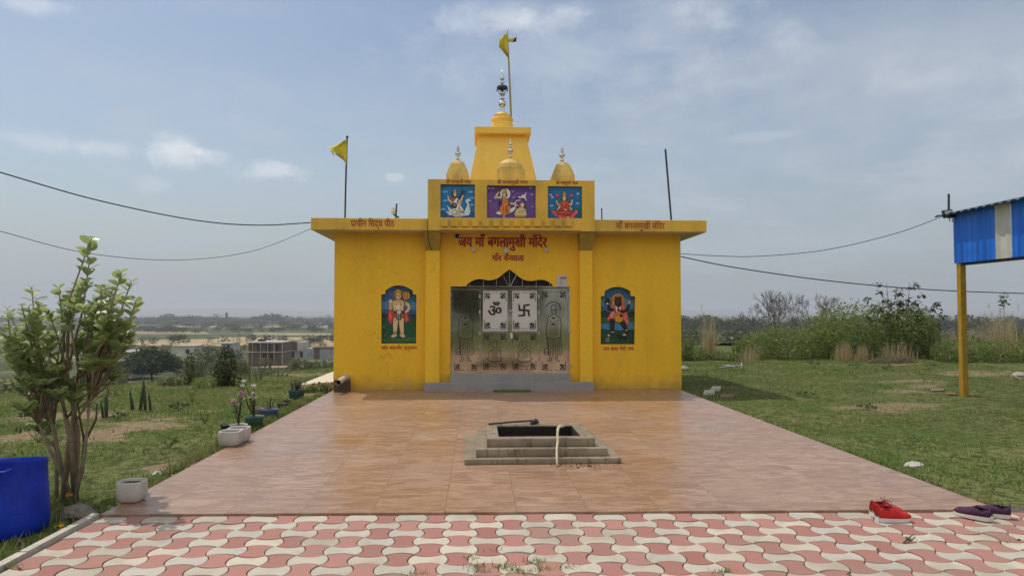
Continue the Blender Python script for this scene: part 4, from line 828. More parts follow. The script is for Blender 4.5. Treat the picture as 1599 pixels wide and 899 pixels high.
# ------------------------------------------------------------------ grass (nobody could count it)
def grass(name, x0, x1, y0, y1, dens, hmin, hmax, keep, mat, wmul=1.0):
    A = (x1 - x0) * (y1 - y0); N = int(A * dens); X = RNG.uniform(x0, x1, N); Y = y0 + (y1 - y0) * RNG.uniform(0, 1, N) ** 1.25
    k = RNG.uniform(0, 1, N) < keep(X, Y); X, Y = X[k], Y[k]; N = len(X); Z = terr(X, Y) - .006
    h = RNG.uniform(hmin, hmax, N) * (1 + .5 * wav(X, Y, 1.7, 1)); h = np.maximum(h, .012); w = RNG.uniform(.0035, .008, N) * wmul * (1 + Y * .05); a = RNG.uniform(0, 6.283, N); l = RNG.uniform(.1, .9, N) * h; d = RNG.uniform(0, 6.283, N)
    V = np.zeros((N, 3, 3)); V[:, 0] = np.stack([X - np.cos(a) * w, Y - np.sin(a) * w, Z], 1); V[:, 1] = np.stack([X + np.cos(a) * w, Y + np.sin(a) * w, Z], 1); V[:, 2] = np.stack([X + np.cos(d) * l, Y + np.sin(d) * l, Z + h], 1)
    o = np_mesh(name, V, np.arange(3 * N).reshape(-1, 3), mat); tag(o, kind='stuff'); return o
def grassm(name, c1, c2, trans, rough, dry):
    n = NT(name); i = n.island(); geo = n.N.new('ShaderNodeNewGeometry').outputs['Position']
    p1 = n.noise(.45, 4, .6, vec=geo); p2 = n.noise(1.7, 4, .65, vec=geo)
    c = n.mix(i, c1, c2); c = n.mix(n.math('MULTIPLY', n.ramp(p1, .42, .62), .8), c, (0.27, 0.265, 0.10)); c = n.mix(n.math('MULTIPLY', n.ramp(p2, .52, .68), .7), c, (0.045, 0.11, 0.016))
    c = n.mix(n.ramp(n.math('FRACT', n.math('MULTIPLY', i, 17.3)), .84, .9), c, dry); n.fin(c, rough, 0, .25)
    t = n.N.new('ShaderNodeBsdfTranslucent'); n.put(c, t.inputs[0]); ms = n.N.new('ShaderNodeMixShader'); ms.inputs[0].default_value = trans
    n.L.new(n.b.outputs[0], ms.inputs[1]); n.L.new(t.outputs[0], ms.inputs[2]); n.L.new(ms.outputs[0], n.out.inputs[0]); return n.m
M_GRASS = grassm('grass_blades', (0.09, 0.18, 0.024), (0.235, 0.325, 0.07), .3, .6, (0.34, 0.29, 0.15))
def keepf(X, Y):
    k = np.clip(1.08 - soil_at(X, Y) * 1.25, .03, 1); k *= np.clip(.75 + .5 * wav(X, Y, .6, 3), .25, 1)
    k = np.where((X > PLX0 - .03) & (X < PLX1 + .03) & (Y > PLY0 - .1), 0, k); k = np.where((X > PLX0 - .09) & (X < PX1_ + .03) & (Y <= PLY0), 0, k); return k
grass('lawn_grass', -12, PLX0, 4, 24, 620, .02, .065, keepf, M_GRASS); grass('lawn_grass', PLX1, 16, 4.5, 26, 470, .015, .05, keepf, M_GRASS)
# taller fringe along the edges of the court
def fringe(x0, x1, y0, y1, N, h0, h1): grass('edge_grass', x0, x1, y0, y1, N, h0, h1, lambda X, Y: np.clip(.55 + .6 * wav(X, Y, 2.4, 2), 0, 1), M_GRASS, 1.1)
fringe(PLX0 - .28, PLX0 - .01, 6.3, 14.6, 1900, .04, .12); fringe(PLX1 + .005, PLX1 + .16, 5.7, 14.7, 1900, .03, .10); fringe(-4.6, PLX0 - .1, 4.0, 6.6, 900, .04, .15)
# weeds growing up through the paver joints
V = []; pts = []
for px, py, k in ((745, 884, 60), (752, 893, 50), (785, 886, 70), (800, 890, 60), (838, 878, 70), (846, 888, 60), (820, 893, 50), (1130, 892, 50), (893, 886, 40), (735, 872, 25), (650, 896, 40), (187, 805, 30), (20, 884, 50), (770, 860, 16), (1570, 846, 20), (128, 803, 40)):
    c = gp(px, py, -.018)
    for _ in range(k):
        x, y = c.x + random.gauss(0, .035), c.y + random.gauss(0, .018); a = random.uniform(0, 6.28); h = random.uniform(.012, .04); l = random.uniform(.01, .045); w = .0035
        V += [(x - math.cos(a + 1.57) * w, y - math.sin(a + 1.57) * w, -.03), (x + math.cos(a + 1.57) * w, y + math.sin(a + 1.57) * w, -.03), (x + math.cos(a) * l, y + math.sin(a) * l, -.018 + h)]
tag(np_mesh('joint_weeds', V, np.arange(len(V)).reshape(-1, 3), M_GRASS), kind='stuff')
# ------------------------------------------------------------------ plants
def nrm(a): return a / (np.linalg.norm(a, axis=1, keepdims=True) + 1e-9)
def leaf_quads(P, size, up=.4, aspect=.5, D=None):
    # one folded rhombus per leaf: P centre, random direction, blade turned up
    N = len(P); D = nrm(RNG.normal(0, 1, (N, 3)) * np.array([1, 1, .6])) if D is None else nrm(D)
    Nn = nrm(RNG.normal(0, 1, (N, 3)) * (1 - up) + np.array([0, 0, 1.3]) * up); W = nrm(np.cross(D, Nn)); s = np.asarray(size).reshape(-1, 1) * np.ones((N, 1)); Nn = np.cross(W, D)
    V = np.zeros((N, 4, 3)); V[:, 0] = P - D * s * .5; V[:, 2] = P + D * s * .5; V[:, 1] = P + W * s * aspect * .5 + Nn * s * .08; V[:, 3] = P - W * s * aspect * .5 + Nn * s * .08
    return V.reshape(-1, 3)
def quads(name, V, mat, parent=None): return np_mesh(name, V, np.arange(len(V)).reshape(-1, 4), mat, parent)
def ellipsoid_pts(c, r, N, shell=.55):
    d = nrm(RNG.normal(0, 1, (N, 3))); rad = (RNG.uniform(shell ** 3, 1, N) ** (1 / 3)).reshape(-1, 1)
    return np.array(c) + d * rad * np.array(r)
M_BARK = pm('bark', (.10, .075, .05), .3, 9, .9, bump=.5, bd=.01); M_BARKL = pm('pale_bark', (.22, .17, .11), .3, 14, .9, bump=.4, bd=.006); M_STALK = pm('green_stalk', (.12, .17, .05), .2, 12, .6, bump=0); M_DRYW = pm('dry_wood', (.15, .12, .09), .25, 8, .9, bump=.2)
L_DARK = leafm('dark_tree_leaves', (.020, .038, .012), (.055, .085, .022)); L_MID = leafm('tree_leaves', (.035, .06, .016), (.085, .12, .03)); L_OLIVE = leafm('olive_leaves', (.06, .075, .025), (.13, .135, .045)); L_BUSH = leafm('thicket_leaves', (.05, .10, .016), (.22, .29, .06), .4, .45, (.26, .17, .08)); L_BUSH2 = leafm('fresh_thicket_leaves', (.07, .12, .024), (.18, .25, .06), .4, .5); L_FAR = leafm('far_leaves', (.028, .045, .018), (.06, .075, .03), .2, .7)
M_STRAW = leafm('dry_reeds', (.33, .26, .145), (.56, .46, .29), .25, .8)
def tree(name, label, px, top, base, wpx, Y=None, mat=L_DARK, n=900, group=None, cat='tree', trunk_f=.28, lobes=9, leaf=None, tr=None, lean=0):
    p = gt(px, base) if Y is None else None
    if Y is not None: q = at(px, base, Y); p = Vector((q.x, Y, float(terr(q.x, Y))))
    sc = p.y / F_PX; h = (489 - top) * sc + CAM_Z - p.z; w = wpx * sc; t = thing(name, label, cat, p, group)
    b = MB(); r0 = tr or max(.02, h * .028); th = h * trunk_f
    b.tube([p + Vector((0, 0, -.3)), p + Vector((lean * .3, 0, th * .5)), p + Vector((lean, 0, th)), p + Vector((lean * 1.3, 0, h * .75))], [r0 * 1.3, r0, r0 * .8, r0 * .25], 8)
    C0 = p + Vector((lean, 0, th)); H = h - th; P = []
    for k in range(lobes):
        a = 2 * math.pi * k / lobes + random.uniform(-.4, .4); rr = w * .5 * random.uniform(.30, .66); zc = H * random.uniform(.18, .72); R_ = w * random.uniform(.17, .27)
        c = C0 + Vector((math.cos(a) * rr, math.sin(a) * rr, zc)); b.tube([C0 + Vector((0, 0, -.05 * H)), C0.lerp(c, .5) + Vector((0, 0, .05 * H)), c], [r0 * .6, r0 * .35, r0 * .1], 5)
        P.append(ellipsoid_pts(c, (R_, R_, min(R_ * .85, H * .3)), n // (lobes + 1)))
    P.append(ellipsoid_pts(C0 + Vector((0, 0, H * .68)), (w * .3, w * .3, H * .33), n // (lobes + 1))); P = np.concatenate(P); P = P[P[:, 2] > p.z + th * .75]
    over = (P[:, 2] - p.z) / h; P[:, 2] = np.where(over > 1, p.z + h - (over - 1) * .4 * h, P[:, 2])
    b.build('trunk', M_BARK, t); quads('crown', leaf_quads(P, RNG.uniform(.6, 1.3, len(P)) * (leaf or max(w * .075, .05)), .35, .62), mat, t)
    return t
def bush(name, label, blobs, Y, mat, n, leaf, cat='bush', group=None, stems=14, base=None, third=None):
    # blobs: (px, top py, width px) mounds standing on the ground at depth Y
    x0 = at(blobs[0][0], 500, Y).x; p = on(x0, Y); t = thing(name, label, cat, p, group); P = []; b = MB(); s = Y / F_PX
    A = [w * max(4, 566 - tp) for _, tp, w in blobs]; tot = sum(A)
    for (px, tp, w), a in zip(blobs, A):
        q = at(px, tp, Y); g = on(q.x, Y); H = q.z - g.z; rx = w * s / 2; dy = random.uniform(-.25, .25) * rx
        N = int(n * a / tot); E = ellipsoid_pts((q.x, Y + dy, g.z + H * .42), (rx, min(rx, 1.3), H * .60), N, .45); E[:, 2] += .22 * H * wav(E[:, 0] * 2, E[:, 1] * 2 + E[:, 2], 2.2, 1) * .6; P.append(E[E[:, 2] > g.z - .02])
        for _ in range(max(2, stems // len(blobs))):
            e = Vector((q.x + random.uniform(-.8, .8) * rx, Y + dy + random.uniform(-.6, .6) * min(rx, 1), g.z + H * random.uniform(.5, .98))); f = Vector((q.x + random.uniform(-.35, .35) * rx, Y + dy, g.z - .05)); b.tube([f, f.lerp(e, .5) + Vector((0, 0, .08 * H)), e], [.018, .012, .004], 5)
    P = np.concatenate(P); b.build('stems', M_BARKL, t); quads('foliage', leaf_quads(P, RNG.uniform(.5, 1.4, len(P)) * leaf, .4, .5), mat, t); return t
def reeds(name, label, px, base_py, wpx, top, Y, n=160, plume=True, group='clumps of dry reeds', mat=M_STRAW, lean=.25):
    q = at(px, base_py, Y); p = on(q.x, Y); s = Y / F_PX; w = wpx * s / 2; H = (489 - top) * s + CAM_Z - p.z; t = thing(name, label, 'reeds', p, group)
    def blades(n, hf, wd):
        X = p.x + RNG.normal(0, .45, n) * w; Yv = Y + RNG.normal(0, .3, n) * w; h = H * RNG.uniform(.3, 1, n) * hf * np.exp(-.35 * ((X - p.x) / w) ** 2) * (1 + .12 * wav(X * 4, Yv, 1.3, 2)); a = RNG.uniform(0, 6.28, n); d = RNG.uniform(0, 6.28, n); l = RNG.uniform(0, lean, n) * h; Z = terr(X, Yv) - .02
        V = np.zeros((n, 2, 4, 3)); mx, my = X + np.cos(d) * l * .3, Yv + np.sin(d) * l * .3; ex, ey = X + np.cos(d) * l, Yv + np.sin(d) * l; ca, sa = np.cos(a) * wd, np.sin(a) * wd
        f = lambda x, y, z: np.stack([x, y, z], 1)
        V[:, 0, 0] = f(X - ca, Yv - sa, Z); V[:, 0, 1] = f(X + ca, Yv + sa, Z); V[:, 0, 2] = f(mx + ca * .8, my + sa * .8, Z + h * .6); V[:, 0, 3] = f(mx - ca * .8, my - sa * .8, Z + h * .6)
        V[:, 1, 0] = V[:, 0, 3]; V[:, 1, 1] = V[:, 0, 2]; V[:, 1, 2] = f(ex + ca * .2, ey + sa * .2, Z + h); V[:, 1, 3] = f(ex - ca * .2, ey - sa * .2, Z + h); return V.reshape(-1, 3), np.stack([ex, ey, Z + h], 1)
    V, E = blades(int(n * 1.2), .8, .006); quads('blades', V, mat, t)
    V, E = blades(max(4, n // 12), 1.0, .006); quads('stalks', V, mat, t)
    if plume:
        P = np.repeat(E, 14, 0); k = RNG.uniform(-1, .12, len(P)); P[:, 2] += k * .30; P[:, :2] += RNG.normal(0, .016, (len(P), 2)); D = RNG.normal(0, .25, (len(P), 3)) + np.array([0, 0, 1.0]); quads('plumes', leaf_quads(P, RNG.uniform(.05, .1, len(P)), .2, .18, D), mat, t)
    return t
def bare_tree(label, px, top, base, wpx, Y):
    q = at(px, base, Y); p = on(q.x, Y); s = Y / F_PX; H = (489 - top) * s + CAM_Z - p.z; t = thing('bare_tree', label, 'tree', p, 'leafless trees behind the thicket'); b = MB(); tw = MB()
    def grow(a, d, l, r, k, m):
        c = a + d * l * .5 + Vector((random.gauss(0, .05), random.gauss(0, .05), 0)) * l; e = c + (d + Vector((random.gauss(0, .18), random.gauss(0, .18), .03))).normalized() * l * .5
        r = max(r, .007); m.tube([a, c, e], [r, r * .85, r * .7], 5 if k < 2 else 3, k == 0)
        if k >= 6: return
        for _ in range(random.choice((2, 2, 3))):
            n = (d + Vector((random.gauss(0, .55), random.gauss(0, .4), random.gauss(.12, .22)))).normalized(); grow(e, n, l * random.uniform(.66, .86), r * .62, k + 1, b if k < 1 else tw)
        if k > 1: grow(c, (d + Vector((random.gauss(0, .8), random.gauss(0, .6), .1))).normalized(), l * .6, r * .45, max(k + 2, 4), tw)
    for k in range(3): grow(p + Vector((random.uniform(-.1, .1), 0, -.2)), Vector((wpx * s / H * (k - 1) * .42, random.gauss(0, .15), 1)).normalized(), H * .30, H * .018, 0, b)
    b.build('trunk', M_DRYW, t); tw.build('twigs', pm('grey_twigs', (.12, .10, .085), .2, 8, .9, bump=0), t); return t
# ------------------------------------------------------------------ far plain: woods, trees, houses, poles
def wood(name, px0, px1, Y, top, var, n, mat=L_FAR, leafs=46, wd=(8, 22)):
    P = []; S = []; leafs = int(leafs * 2.4)
    for _ in range(n):
        px = random.uniform(px0, px1); y = Y * random.uniform(.9, 1.12); q = at(px, 489, y); g = on(q.x, y); s = y / F_PX
        h = max(1.5, (489 - (top + random.uniform(-var, var))) * s + CAM_Z - g.z); w = random.uniform(*wd) * s * .5; N = leafs
        for k in range(3): P.append(ellipsoid_pts((g.x + random.uniform(-.5, .5) * w, y, g.z + h * random.uniform(.42, .66)), (w * .8, w * .8, h * .36), N // 3, .4)); S += [max(w * .24, .3)] * (N // 3)
    P = np.concatenate(P); S = np.array(S) * RNG.uniform(.6, 1.3, len(S)); o = quads(name, leaf_quads(P, S, .3, .75), mat); return tag(o, kind='stuff')
wood('distant_wood', -80, 620, 1150, 496, 3.5, 200, leafs=60, wd=(16, 34)); wood('distant_wood', 180, 640, 850, 502, 3, 70, leafs=60, wd=(10, 26)); wood('field_hedges', -60, 620, 520, 509, 2.5, 110, leafs=45, wd=(9, 24)); wood('field_hedges', -60, 640, 620, 505, 2, 60, leafs=45, wd=(9, 24))
wood('field_hedges', 90, 640, 300, 522, 4, 34, leafs=60, wd=(8, 26)); wood('scrubland', -60, 640, 230, 536, 5, 40, L_OLIVE, 60, (8, 30)); wood('scrubland', 200, 560, 120, 558, 6, 40, L_OLIVE, 80, (12, 34)); wood('scrubland', -40, 190, 75, 580, 6, 16, L_OLIVE, 90, (14, 40))
wood('distant_wood', 1020, 1700, 330, 495, 8, 110, leafs=80, wd=(14, 44)); wood('field_hedges', 1020, 1700, 150, 512, 6, 90, L_MID, 90, (18, 50)); wood('scrubland', 1040, 1650, 85, 532, 7, 70, L_OLIVE, 110, (20, 60))
tree('grove_tree', 'tall dark tree clump at the left end of the far tree line', 262, 488, 512, 34, 900, L_FAR, 260, 'tall trees on the far tree line'); tree('grove_tree', 'broad tall tree clump in the middle of the far tree line', 295, 490, 512, 40, 900, L_FAR, 260, 'tall trees on the far tree line')
tree('grove_tree', 'tall narrow tree in the gap between broad far clumps', 338, 488, 512, 22, 900, L_FAR, 200, 'tall trees on the far tree line'); tree('grove_tree', 'broadest tall clump of the far tree line left of the temple', 425, 489, 512, 56, 900, L_FAR, 320, 'tall trees on the far tree line'); tree('grove_tree', 'thin tall tree on the far tree line beside the temple wall', 513, 488, 512, 12, 900, L_FAR, 160, 'tall trees on the far tree line'); tree('grove_tree', 'small tall clump just left of the thin tree by the temple wall', 502, 491, 512, 14, 900, L_FAR, 160, 'tall trees on the far tree line')
tree('field_tree', 'round dark tree standing alone in the straw field', 279, 519, 541, 36, None, L_DARK, 500, trunk_f=.3)
tree('shade_tree', 'broad dark mango tree with a short trunk beyond the lawn', 238, 538, 592, 92, 104, L_DARK, 3400, trunk_f=.30, lobes=13, leaf=.55, lean=-.3)
tree('village_tree', 'mid green spreading tree beside the unfinished brick house', 322, 538, 572, 58, 130, L_MID, 700, 'trees around the village houses'); tree('village_tree', 'narrow tree between the white house and the brick house', 366, 541, 572, 34, 135, L_DARK, 500, 'trees around the village houses'); tree('village_tree', 'round dark treetop rising behind the brick house roof', 443, 517, 545, 18, 230, L_DARK, 300, 'trees around the village houses'); tree('village_tree', 'bushy green tree in front of the grey shed by the temple wall', 484, 549, 577, 36, 62, L_MID, 700, 'trees around the village houses', trunk_f=.12); tree('village_tree', 'small faint tree standing at the left of the straw field', 222, 522, 541, 17, None, L_OLIVE, 220, 'trees around the village houses'); tree('village_tree', 'tall leafy tree standing above the white house', 329, 526, 550, 20, 210, L_OLIVE, 300, 'trees around the village houses'); tree('village_tree', 'low round tree behind the white flagged terrace', 206, 528, 543, 20, 300, L_OLIVE, 240, 'trees around the village houses')
M_BRICK = pm('raw_brick', (.15, .10, .08), .3, 1.2, .9, bump=0); M_SLAB = pm('grey_concrete', (.36, .34, .31), .2, .8, .85, bump=0); M_WHW = pm('white_house_paint', (.46, .45, .42), .25, .5, .85, bump=0); M_HOLE = pm('dark_opening', (.02, .02, .022), .2, 2, .9, bump=0); M_TIN = pm('grey_tin', (.28, .29, .31), .2, 1, .6, bump=0)
def box_px(b, x0, x1, py0, py1, Y, dep, off=0):
    p, q = at(x0, py1, Y), at(x1, py0, Y); b.box(p.x, q.x, Y + off, Y + off + dep, p.z, q.z); return b
def house(label, loc_px, Y, name='village_house', cat='house'):
    q = at(*loc_px, Y); return thing(name, label, cat, (q.x, Y, float(terr(q.x, Y))), 'houses of the village below the lawn')
Y = 160; t = house('unfinished two storey brick house with open bays and white roof edge', (413, 567), Y)
b = MB(); box_px(b, 384.5, 441, 535.5, 575, Y, 7, 1.3); b.build('wall', M_BRICK, t)
b = MB(); box_px(b, 384, 442, 533.6, 535.4, Y, 8.5); b.build('roof', M_WHW, t); b = MB(); box_px(b, 384.2, 441.5, 549, 550.4, Y, 8); b.build('floor_slab', M_SLAB, t)
for x in (384.6, 393, 405.5, 417, 427, 440): b = MB(); box_px(b, x, x + 1.2, 535.3, 575, Y, .3, .02); b.build('column', M_SLAB, t)
for x0, x1, y0, y1 in ((399, 405, 538, 549), (413, 420, 538, 549), (428, 433, 539, 549), (408, 416, 552, 566), (419, 426, 552, 566), (388, 392, 540, 547)): b = MB(); box_px(b, x0, x1, y0, y1, Y, .2, 1.18); b.build('opening', M_HOLE, t)
b = MB(); box_px(b, 396, 405, 530.5, 533.7, Y, 2, 3); b.build('roof_tank', M_HOLE, t)
Y = 185; t = house('small white house with a dark verandah left of the brick house', (352, 560), Y)
b = MB(); box_px(b, 343, 360, 537, 562, Y, 6, 1); b.build('wall', M_WHW, t); b = MB(); box_px(b, 331, 361, 535.4, 537, Y, 7.5); b.build('roof', M_SLAB, t)
for x0, x1 in ((346, 350), (352.5, 357)): b = MB(); box_px(b, x0, x1, 541, 548, Y, .2, .9); b.build('window', M_HOLE, t)
Y = 170; t = house('white walled house with dark sloping roof right of the brick house', (462, 560), Y)
b = MB(); box_px(b, 464, 475, 533.5, 548, Y, 5); b.build('gable_wall', M_WHW, t); b = MB(); box_px(b, 443, 480, 545.5, 562, Y, 6, .4); b.build('wall', pm('blue_grey_paint', (.33, .36, .40), .2, 1, .8, bump=0), t)
P = [at(a, c, Y + .1) for a, c in ((443, 545), (463.5, 546), (463.5, 534), (447, 531))]; b = MB(); b.loft4(P[:2] + [P[1] + Vector((0, 5, 0)), P[0] + Vector((0, 5, 0))], [P[3], P[2], P[2] + Vector((0, 5, 0)), P[3] + Vector((0, 5, 0))]); b.build('roof', pm('dark_roof', (.09, .075, .07), .2, 1, .8, bump=0), t)
for x0, x1 in ((447, 451), (455, 459), (468, 472)): b = MB(); box_px(b, x0, x1, 549, 558, Y, .2, .3); b.build('opening', M_HOLE, t)
Y = 150; t = house('long grey shed with a brown end wall against the temple edge', (505, 560), Y, 'village_shed', 'shed')
b = MB(); box_px(b, 499, 540, 544, 561, Y, 5); b.build('wall', M_TIN, t); b = MB(); box_px(b, 489, 499, 543.5, 561, Y, 5, .3); b.build('end_wall', M_BRICK, t); b = MB(); box_px(b, 488, 541, 541.8, 543.4, Y, 5.5, -.2); b.build('roof', pm('rust_roof', (.16, .09, .07), .2, 1, .8, bump=0), t)
Y = 110; t = house('low dark house with white roof edges at the far left behind the shrub', (165, 580), Y)
b = MB(); box_px(b, 120, 203, 553, 592, Y, 8, .6); b.build('wall', M_SLAB, t); b = MB(); box_px(b, 118, 206, 549.5, 552.8, Y, 9); b.build('roof', M_TIN, t); b = MB(); box_px(b, 120, 200, 562, 564, Y, 1.4, -.8); b.build('awning', M_WHW, t)
for x0, x1 in ((178, 196), (150, 170)): b = MB(); box_px(b, x0, x1, 566, 580, Y, .3, .4); b.build('opening', M_HOLE, t)
Y = 175; t = house('faint low white building behind the mango tree crown', (285, 552), Y); b = MB(); box_px(b, 268, 305, 541.5, 556, Y, 5); b.build('wall', M_WHW, t); b = MB(); box_px(b, 267, 306, 539.6, 541.4, Y, 5.4, -.2); b.build('roof', M_SLAB, t); b = MB(); box_px(b, 290, 296, 545, 552, Y, .3, -.1); b.build('opening', M_HOLE, t)
for a in ((186, 562, 590, 36, 90, L_MID, 'dark low tree half hidden left of the broad mango tree'), (345, 552, 580, 44, 95, L_OLIVE, 'pale green tree below the small white village house'), (308, 556, 585, 36, 80, L_MID, 'round green tree right of the broad mango tree'), (459, 556, 576, 26, 100, L_OLIVE, 'small olive tree before the house with the dark sloping roof'), (380, 560, 580, 24, 100, L_DARK, 'small dark tree at the left corner of the brick house')): tree('village_tree', a[6], *a[:4], a[4], a[5], 900, 'trees around the village houses', trunk_f=.15)
for px, top, Y, lab in ((371, 515, 190, 'tallest thin electricity pole standing above the white village house'), (347, 521, 200, 'thin electricity pole left of the tallest pole over the village'), (434, 510, 190, 'thin electricity pole rising behind the brick house roof'), (364.5, 523, 200, 'short electricity pole just left of the tallest village pole'), (503, 523, 210, 'thin electricity pole near the temple wall over the shed')):
    q = at(px, top, Y); g = on(q.x, Y); t = thing('electricity_pole', lab, 'pole', g, 'electricity poles over the village'); b = MB(); b.tube([g, Vector((g.x, Y, q.z))], [.13, .09], 6); b.build('pole', M_SLAB, t); b = MB(); b.box(g.x - .7, g.x + .7, Y - .05, Y + .05, q.z - .6, q.z - .48); b.build('cross_arm', M_IRON, t)
Y = 900; q = at(353.8, 487, Y); g = on(q.x, Y); t = thing('lattice_tower', 'thin far tower standing up out of the distant tree line', 'tower', g); b = MB(); b.loft4([(g.x - 1.6, Y - 1.6, g.z), (g.x + 1.6, Y - 1.6, g.z), (g.x + 1.6, Y + 1.6, g.z), (g.x - 1.6, Y + 1.6, g.z)], [(g.x - .8, Y - .8, q.z), (g.x + .8, Y - .8, q.z), (g.x + .8, Y + .8, q.z), (g.x - .8, Y + .8, q.z)]); b.build('mast', M_IRON, t); b = MB(); b.box(g.x - 1.6, g.x + 1.6, Y - 1.2, Y + 1.2, q.z - 3.6, q.z - 2.2); b.build('antenna_ring', M_IRON, t)
# the grove behind the photographer, seen only as the green in the polished door
P = []
for k in range(34):
    x, y, h = random.uniform(-34, 34), random.uniform(-44, -30), random.uniform(6, 10)
    for q in range(4): P.append(ellipsoid_pts((x + random.uniform(-1, 1), y, h * random.uniform(.25, .75)), (2.2, 1.8, h * .26), 90, .3))
P = np.concatenate(P); tag(quads('grove', leaf_quads(P, RNG.uniform(.5, 1.1, len(P)), .3, .8), L_OLIVE), kind='stuff')
# shrubs on the crest of the lawn, left
bush('crest_bush', 'dense dark bush on the far edge of the left lawn', [(353, 546, 34), (345, 566, 36), (362, 568, 34)], 16.6, L_DARK, 1500, .07, stems=16); bush('crest_bush', 'slender tall sparse bush left of the dense dark one', [(297, 548, 18), (295, 570, 24)], 16.8, L_MID, 480, .06, stems=8)
bush('weed_bush', 'low yellow green weeds at the foot of the dense dark bush', [(325, 585, 34), (312, 588, 28)], 16.2, L_BUSH2, 420, .05, stems=6); bush('weed_bush', 'wide low patch of scrub left of the slender bush', [(275, 588, 30), (262, 590, 30)], 16.6, L_OLIVE, 500, .05, stems=8); bush('weed_bush', 'low green scrub on the crest near the white ledge', [(440, 573, 34), (415, 576, 30)], 19, L_OLIVE, 420, .05, stems=6); bush('weed_bush', 'olive scrub at the crest behind the shrub stems', [(170, 590, 40), (135, 592, 34)], 14.5, L_OLIVE, 420, .05, stems=6)
t = thing('dry_stalks', 'bare dry brown stalks standing on the crest right of the dark bush', 'stalks', on(at(395, 580, 18).x, 18)); b = MB()
for _ in range(26):
    px = random.uniform(378, 412); g = on(at(px, 560, 18).x, 18 + random.uniform(-.3, .3)); b.tube([g, g + Vector((random.gauss(0, .06), 0, random.uniform(.2, .55)))], [.008, .004], 4)
b.build('stems', M_DRYW, t)
# sword-leaved succulents and seedlings in the left bed
M_SUCC = leafm('succulent_green', (.03, .055, .025), (.06, .09, .04), .1, .5)
def swords(label, px, base, spec):
    c = gt(px, base); t = thing('snake_plant', label, 'plant', c, 'sword leaved plants in the left bed')
    for dx_, top, w in spec:
        g = gt(px + dx_, base); s = g.y / F_PX; h = (base - top) * s; l = random.uniform(-.05, .05); ww = w * s / 2; b = MB()
        b.tube([g + Vector((0, 0, -.02)), g + Vector((l * .3, 0, h * .35)), g + Vector((l * .8, 0, h * .75)), g + Vector((l * 1.2, .01, h))], [ww * .8, ww, ww * .75, .002], 6); b.build('leaf', M_SUCC, t, smooth=True)
swords('tall trio of dark sword leaves in the middle of the left bed', 224, 641, ((-5, 596, 5), (3, 590, 5), (11, 612, 4))); swords('single short sword leaf pair left of the tall trio', 206, 640, ((0, 608, 4), (2, 622, 3))); swords('thick sword leaf pair directly behind the shrub stems', 166, 652, ((0, 614, 6), (-5, 624, 4)))
def sprig(name, label, px, base, top, w, mat, n, leaf, cat='plant', group='small weeds on the left lawn'):
    c = gt(px, base); s = c.y / F_PX; h = (base - top) * s; t = thing(name, label, cat, c, group); b = MB(); P = []
    for k in range(7):
        a = random.uniform(0, 6.28); e = c + Vector((math.cos(a) * w * s * .4, math.sin(a) * w * s * .4, h * random.uniform(.5, 1))); b.tube([c, c.lerp(e, .5) + Vector((0, 0, h * .1)), e], [.006, .004, .002], 4); P.append(ellipsoid_pts(e, (w * s * .22, w * s * .22, h * .2), n // 7, .1))
    b.build('stems', M_STALK, t); P = np.concatenate(P); quads('leaves', leaf_quads(P, RNG.uniform(.6, 1.3, len(P)) * leaf, .5, .5), mat, t)
sprig('weed_plant', 'bright yellow green seedling on the lawn left of the potted row', 300, 630, 610, 14, L_BUSH2, 50, .05); sprig('weed_plant', 'low dark weed clump on the lawn below the bright seedling', 279, 642, 630, 26, L_MID, 120, .05); sprig('weed_plant', 'tiny dark weed standing alone on the lawn near the white pots', 319, 661, 651, 10, L_MID, 40, .04); sprig('weed_plant', 'leafy weed near the soil strip below the lawn bed', 264, 700, 684, 26, L_BUSH2, 70, .05); sprig('weed_plant', 'low leafy weed at the near edge of the soil bed', 182, 656, 646, 30, L_MID, 90, .05); sprig('weed_plant', 'bushy weed at the left lawn edge beside the shrub base', 60, 690, 664, 50, L_MID, 200, .06); sprig('weed_plant', 'spreading dark weed patch right at the shrub foot', 150, 640, 626, 34, L_MID, 110, .05)
for px, base, top, w, lab in ((1271, 576, 562, 16, 'small leafy weed alone on the right lawn near the thicket'), (1337, 575, 567, 18, 'low weed on the right lawn below the dry reeds'), (1382, 577, 570, 22, 'low wide weed on the right lawn below the thicket centre'), (1452, 577, 566, 22, 'green weed on the right lawn left of the yellow post'), (1256, 620, 612, 26, 'dark low weed at the tip of the temple shadow'), (1352, 640, 632, 26, 'low dark weed on the middle of the right lawn')): sprig('weed_plant', lab, px, base, top, w, L_MID, 70, .05, group='small weeds on the right lawn')
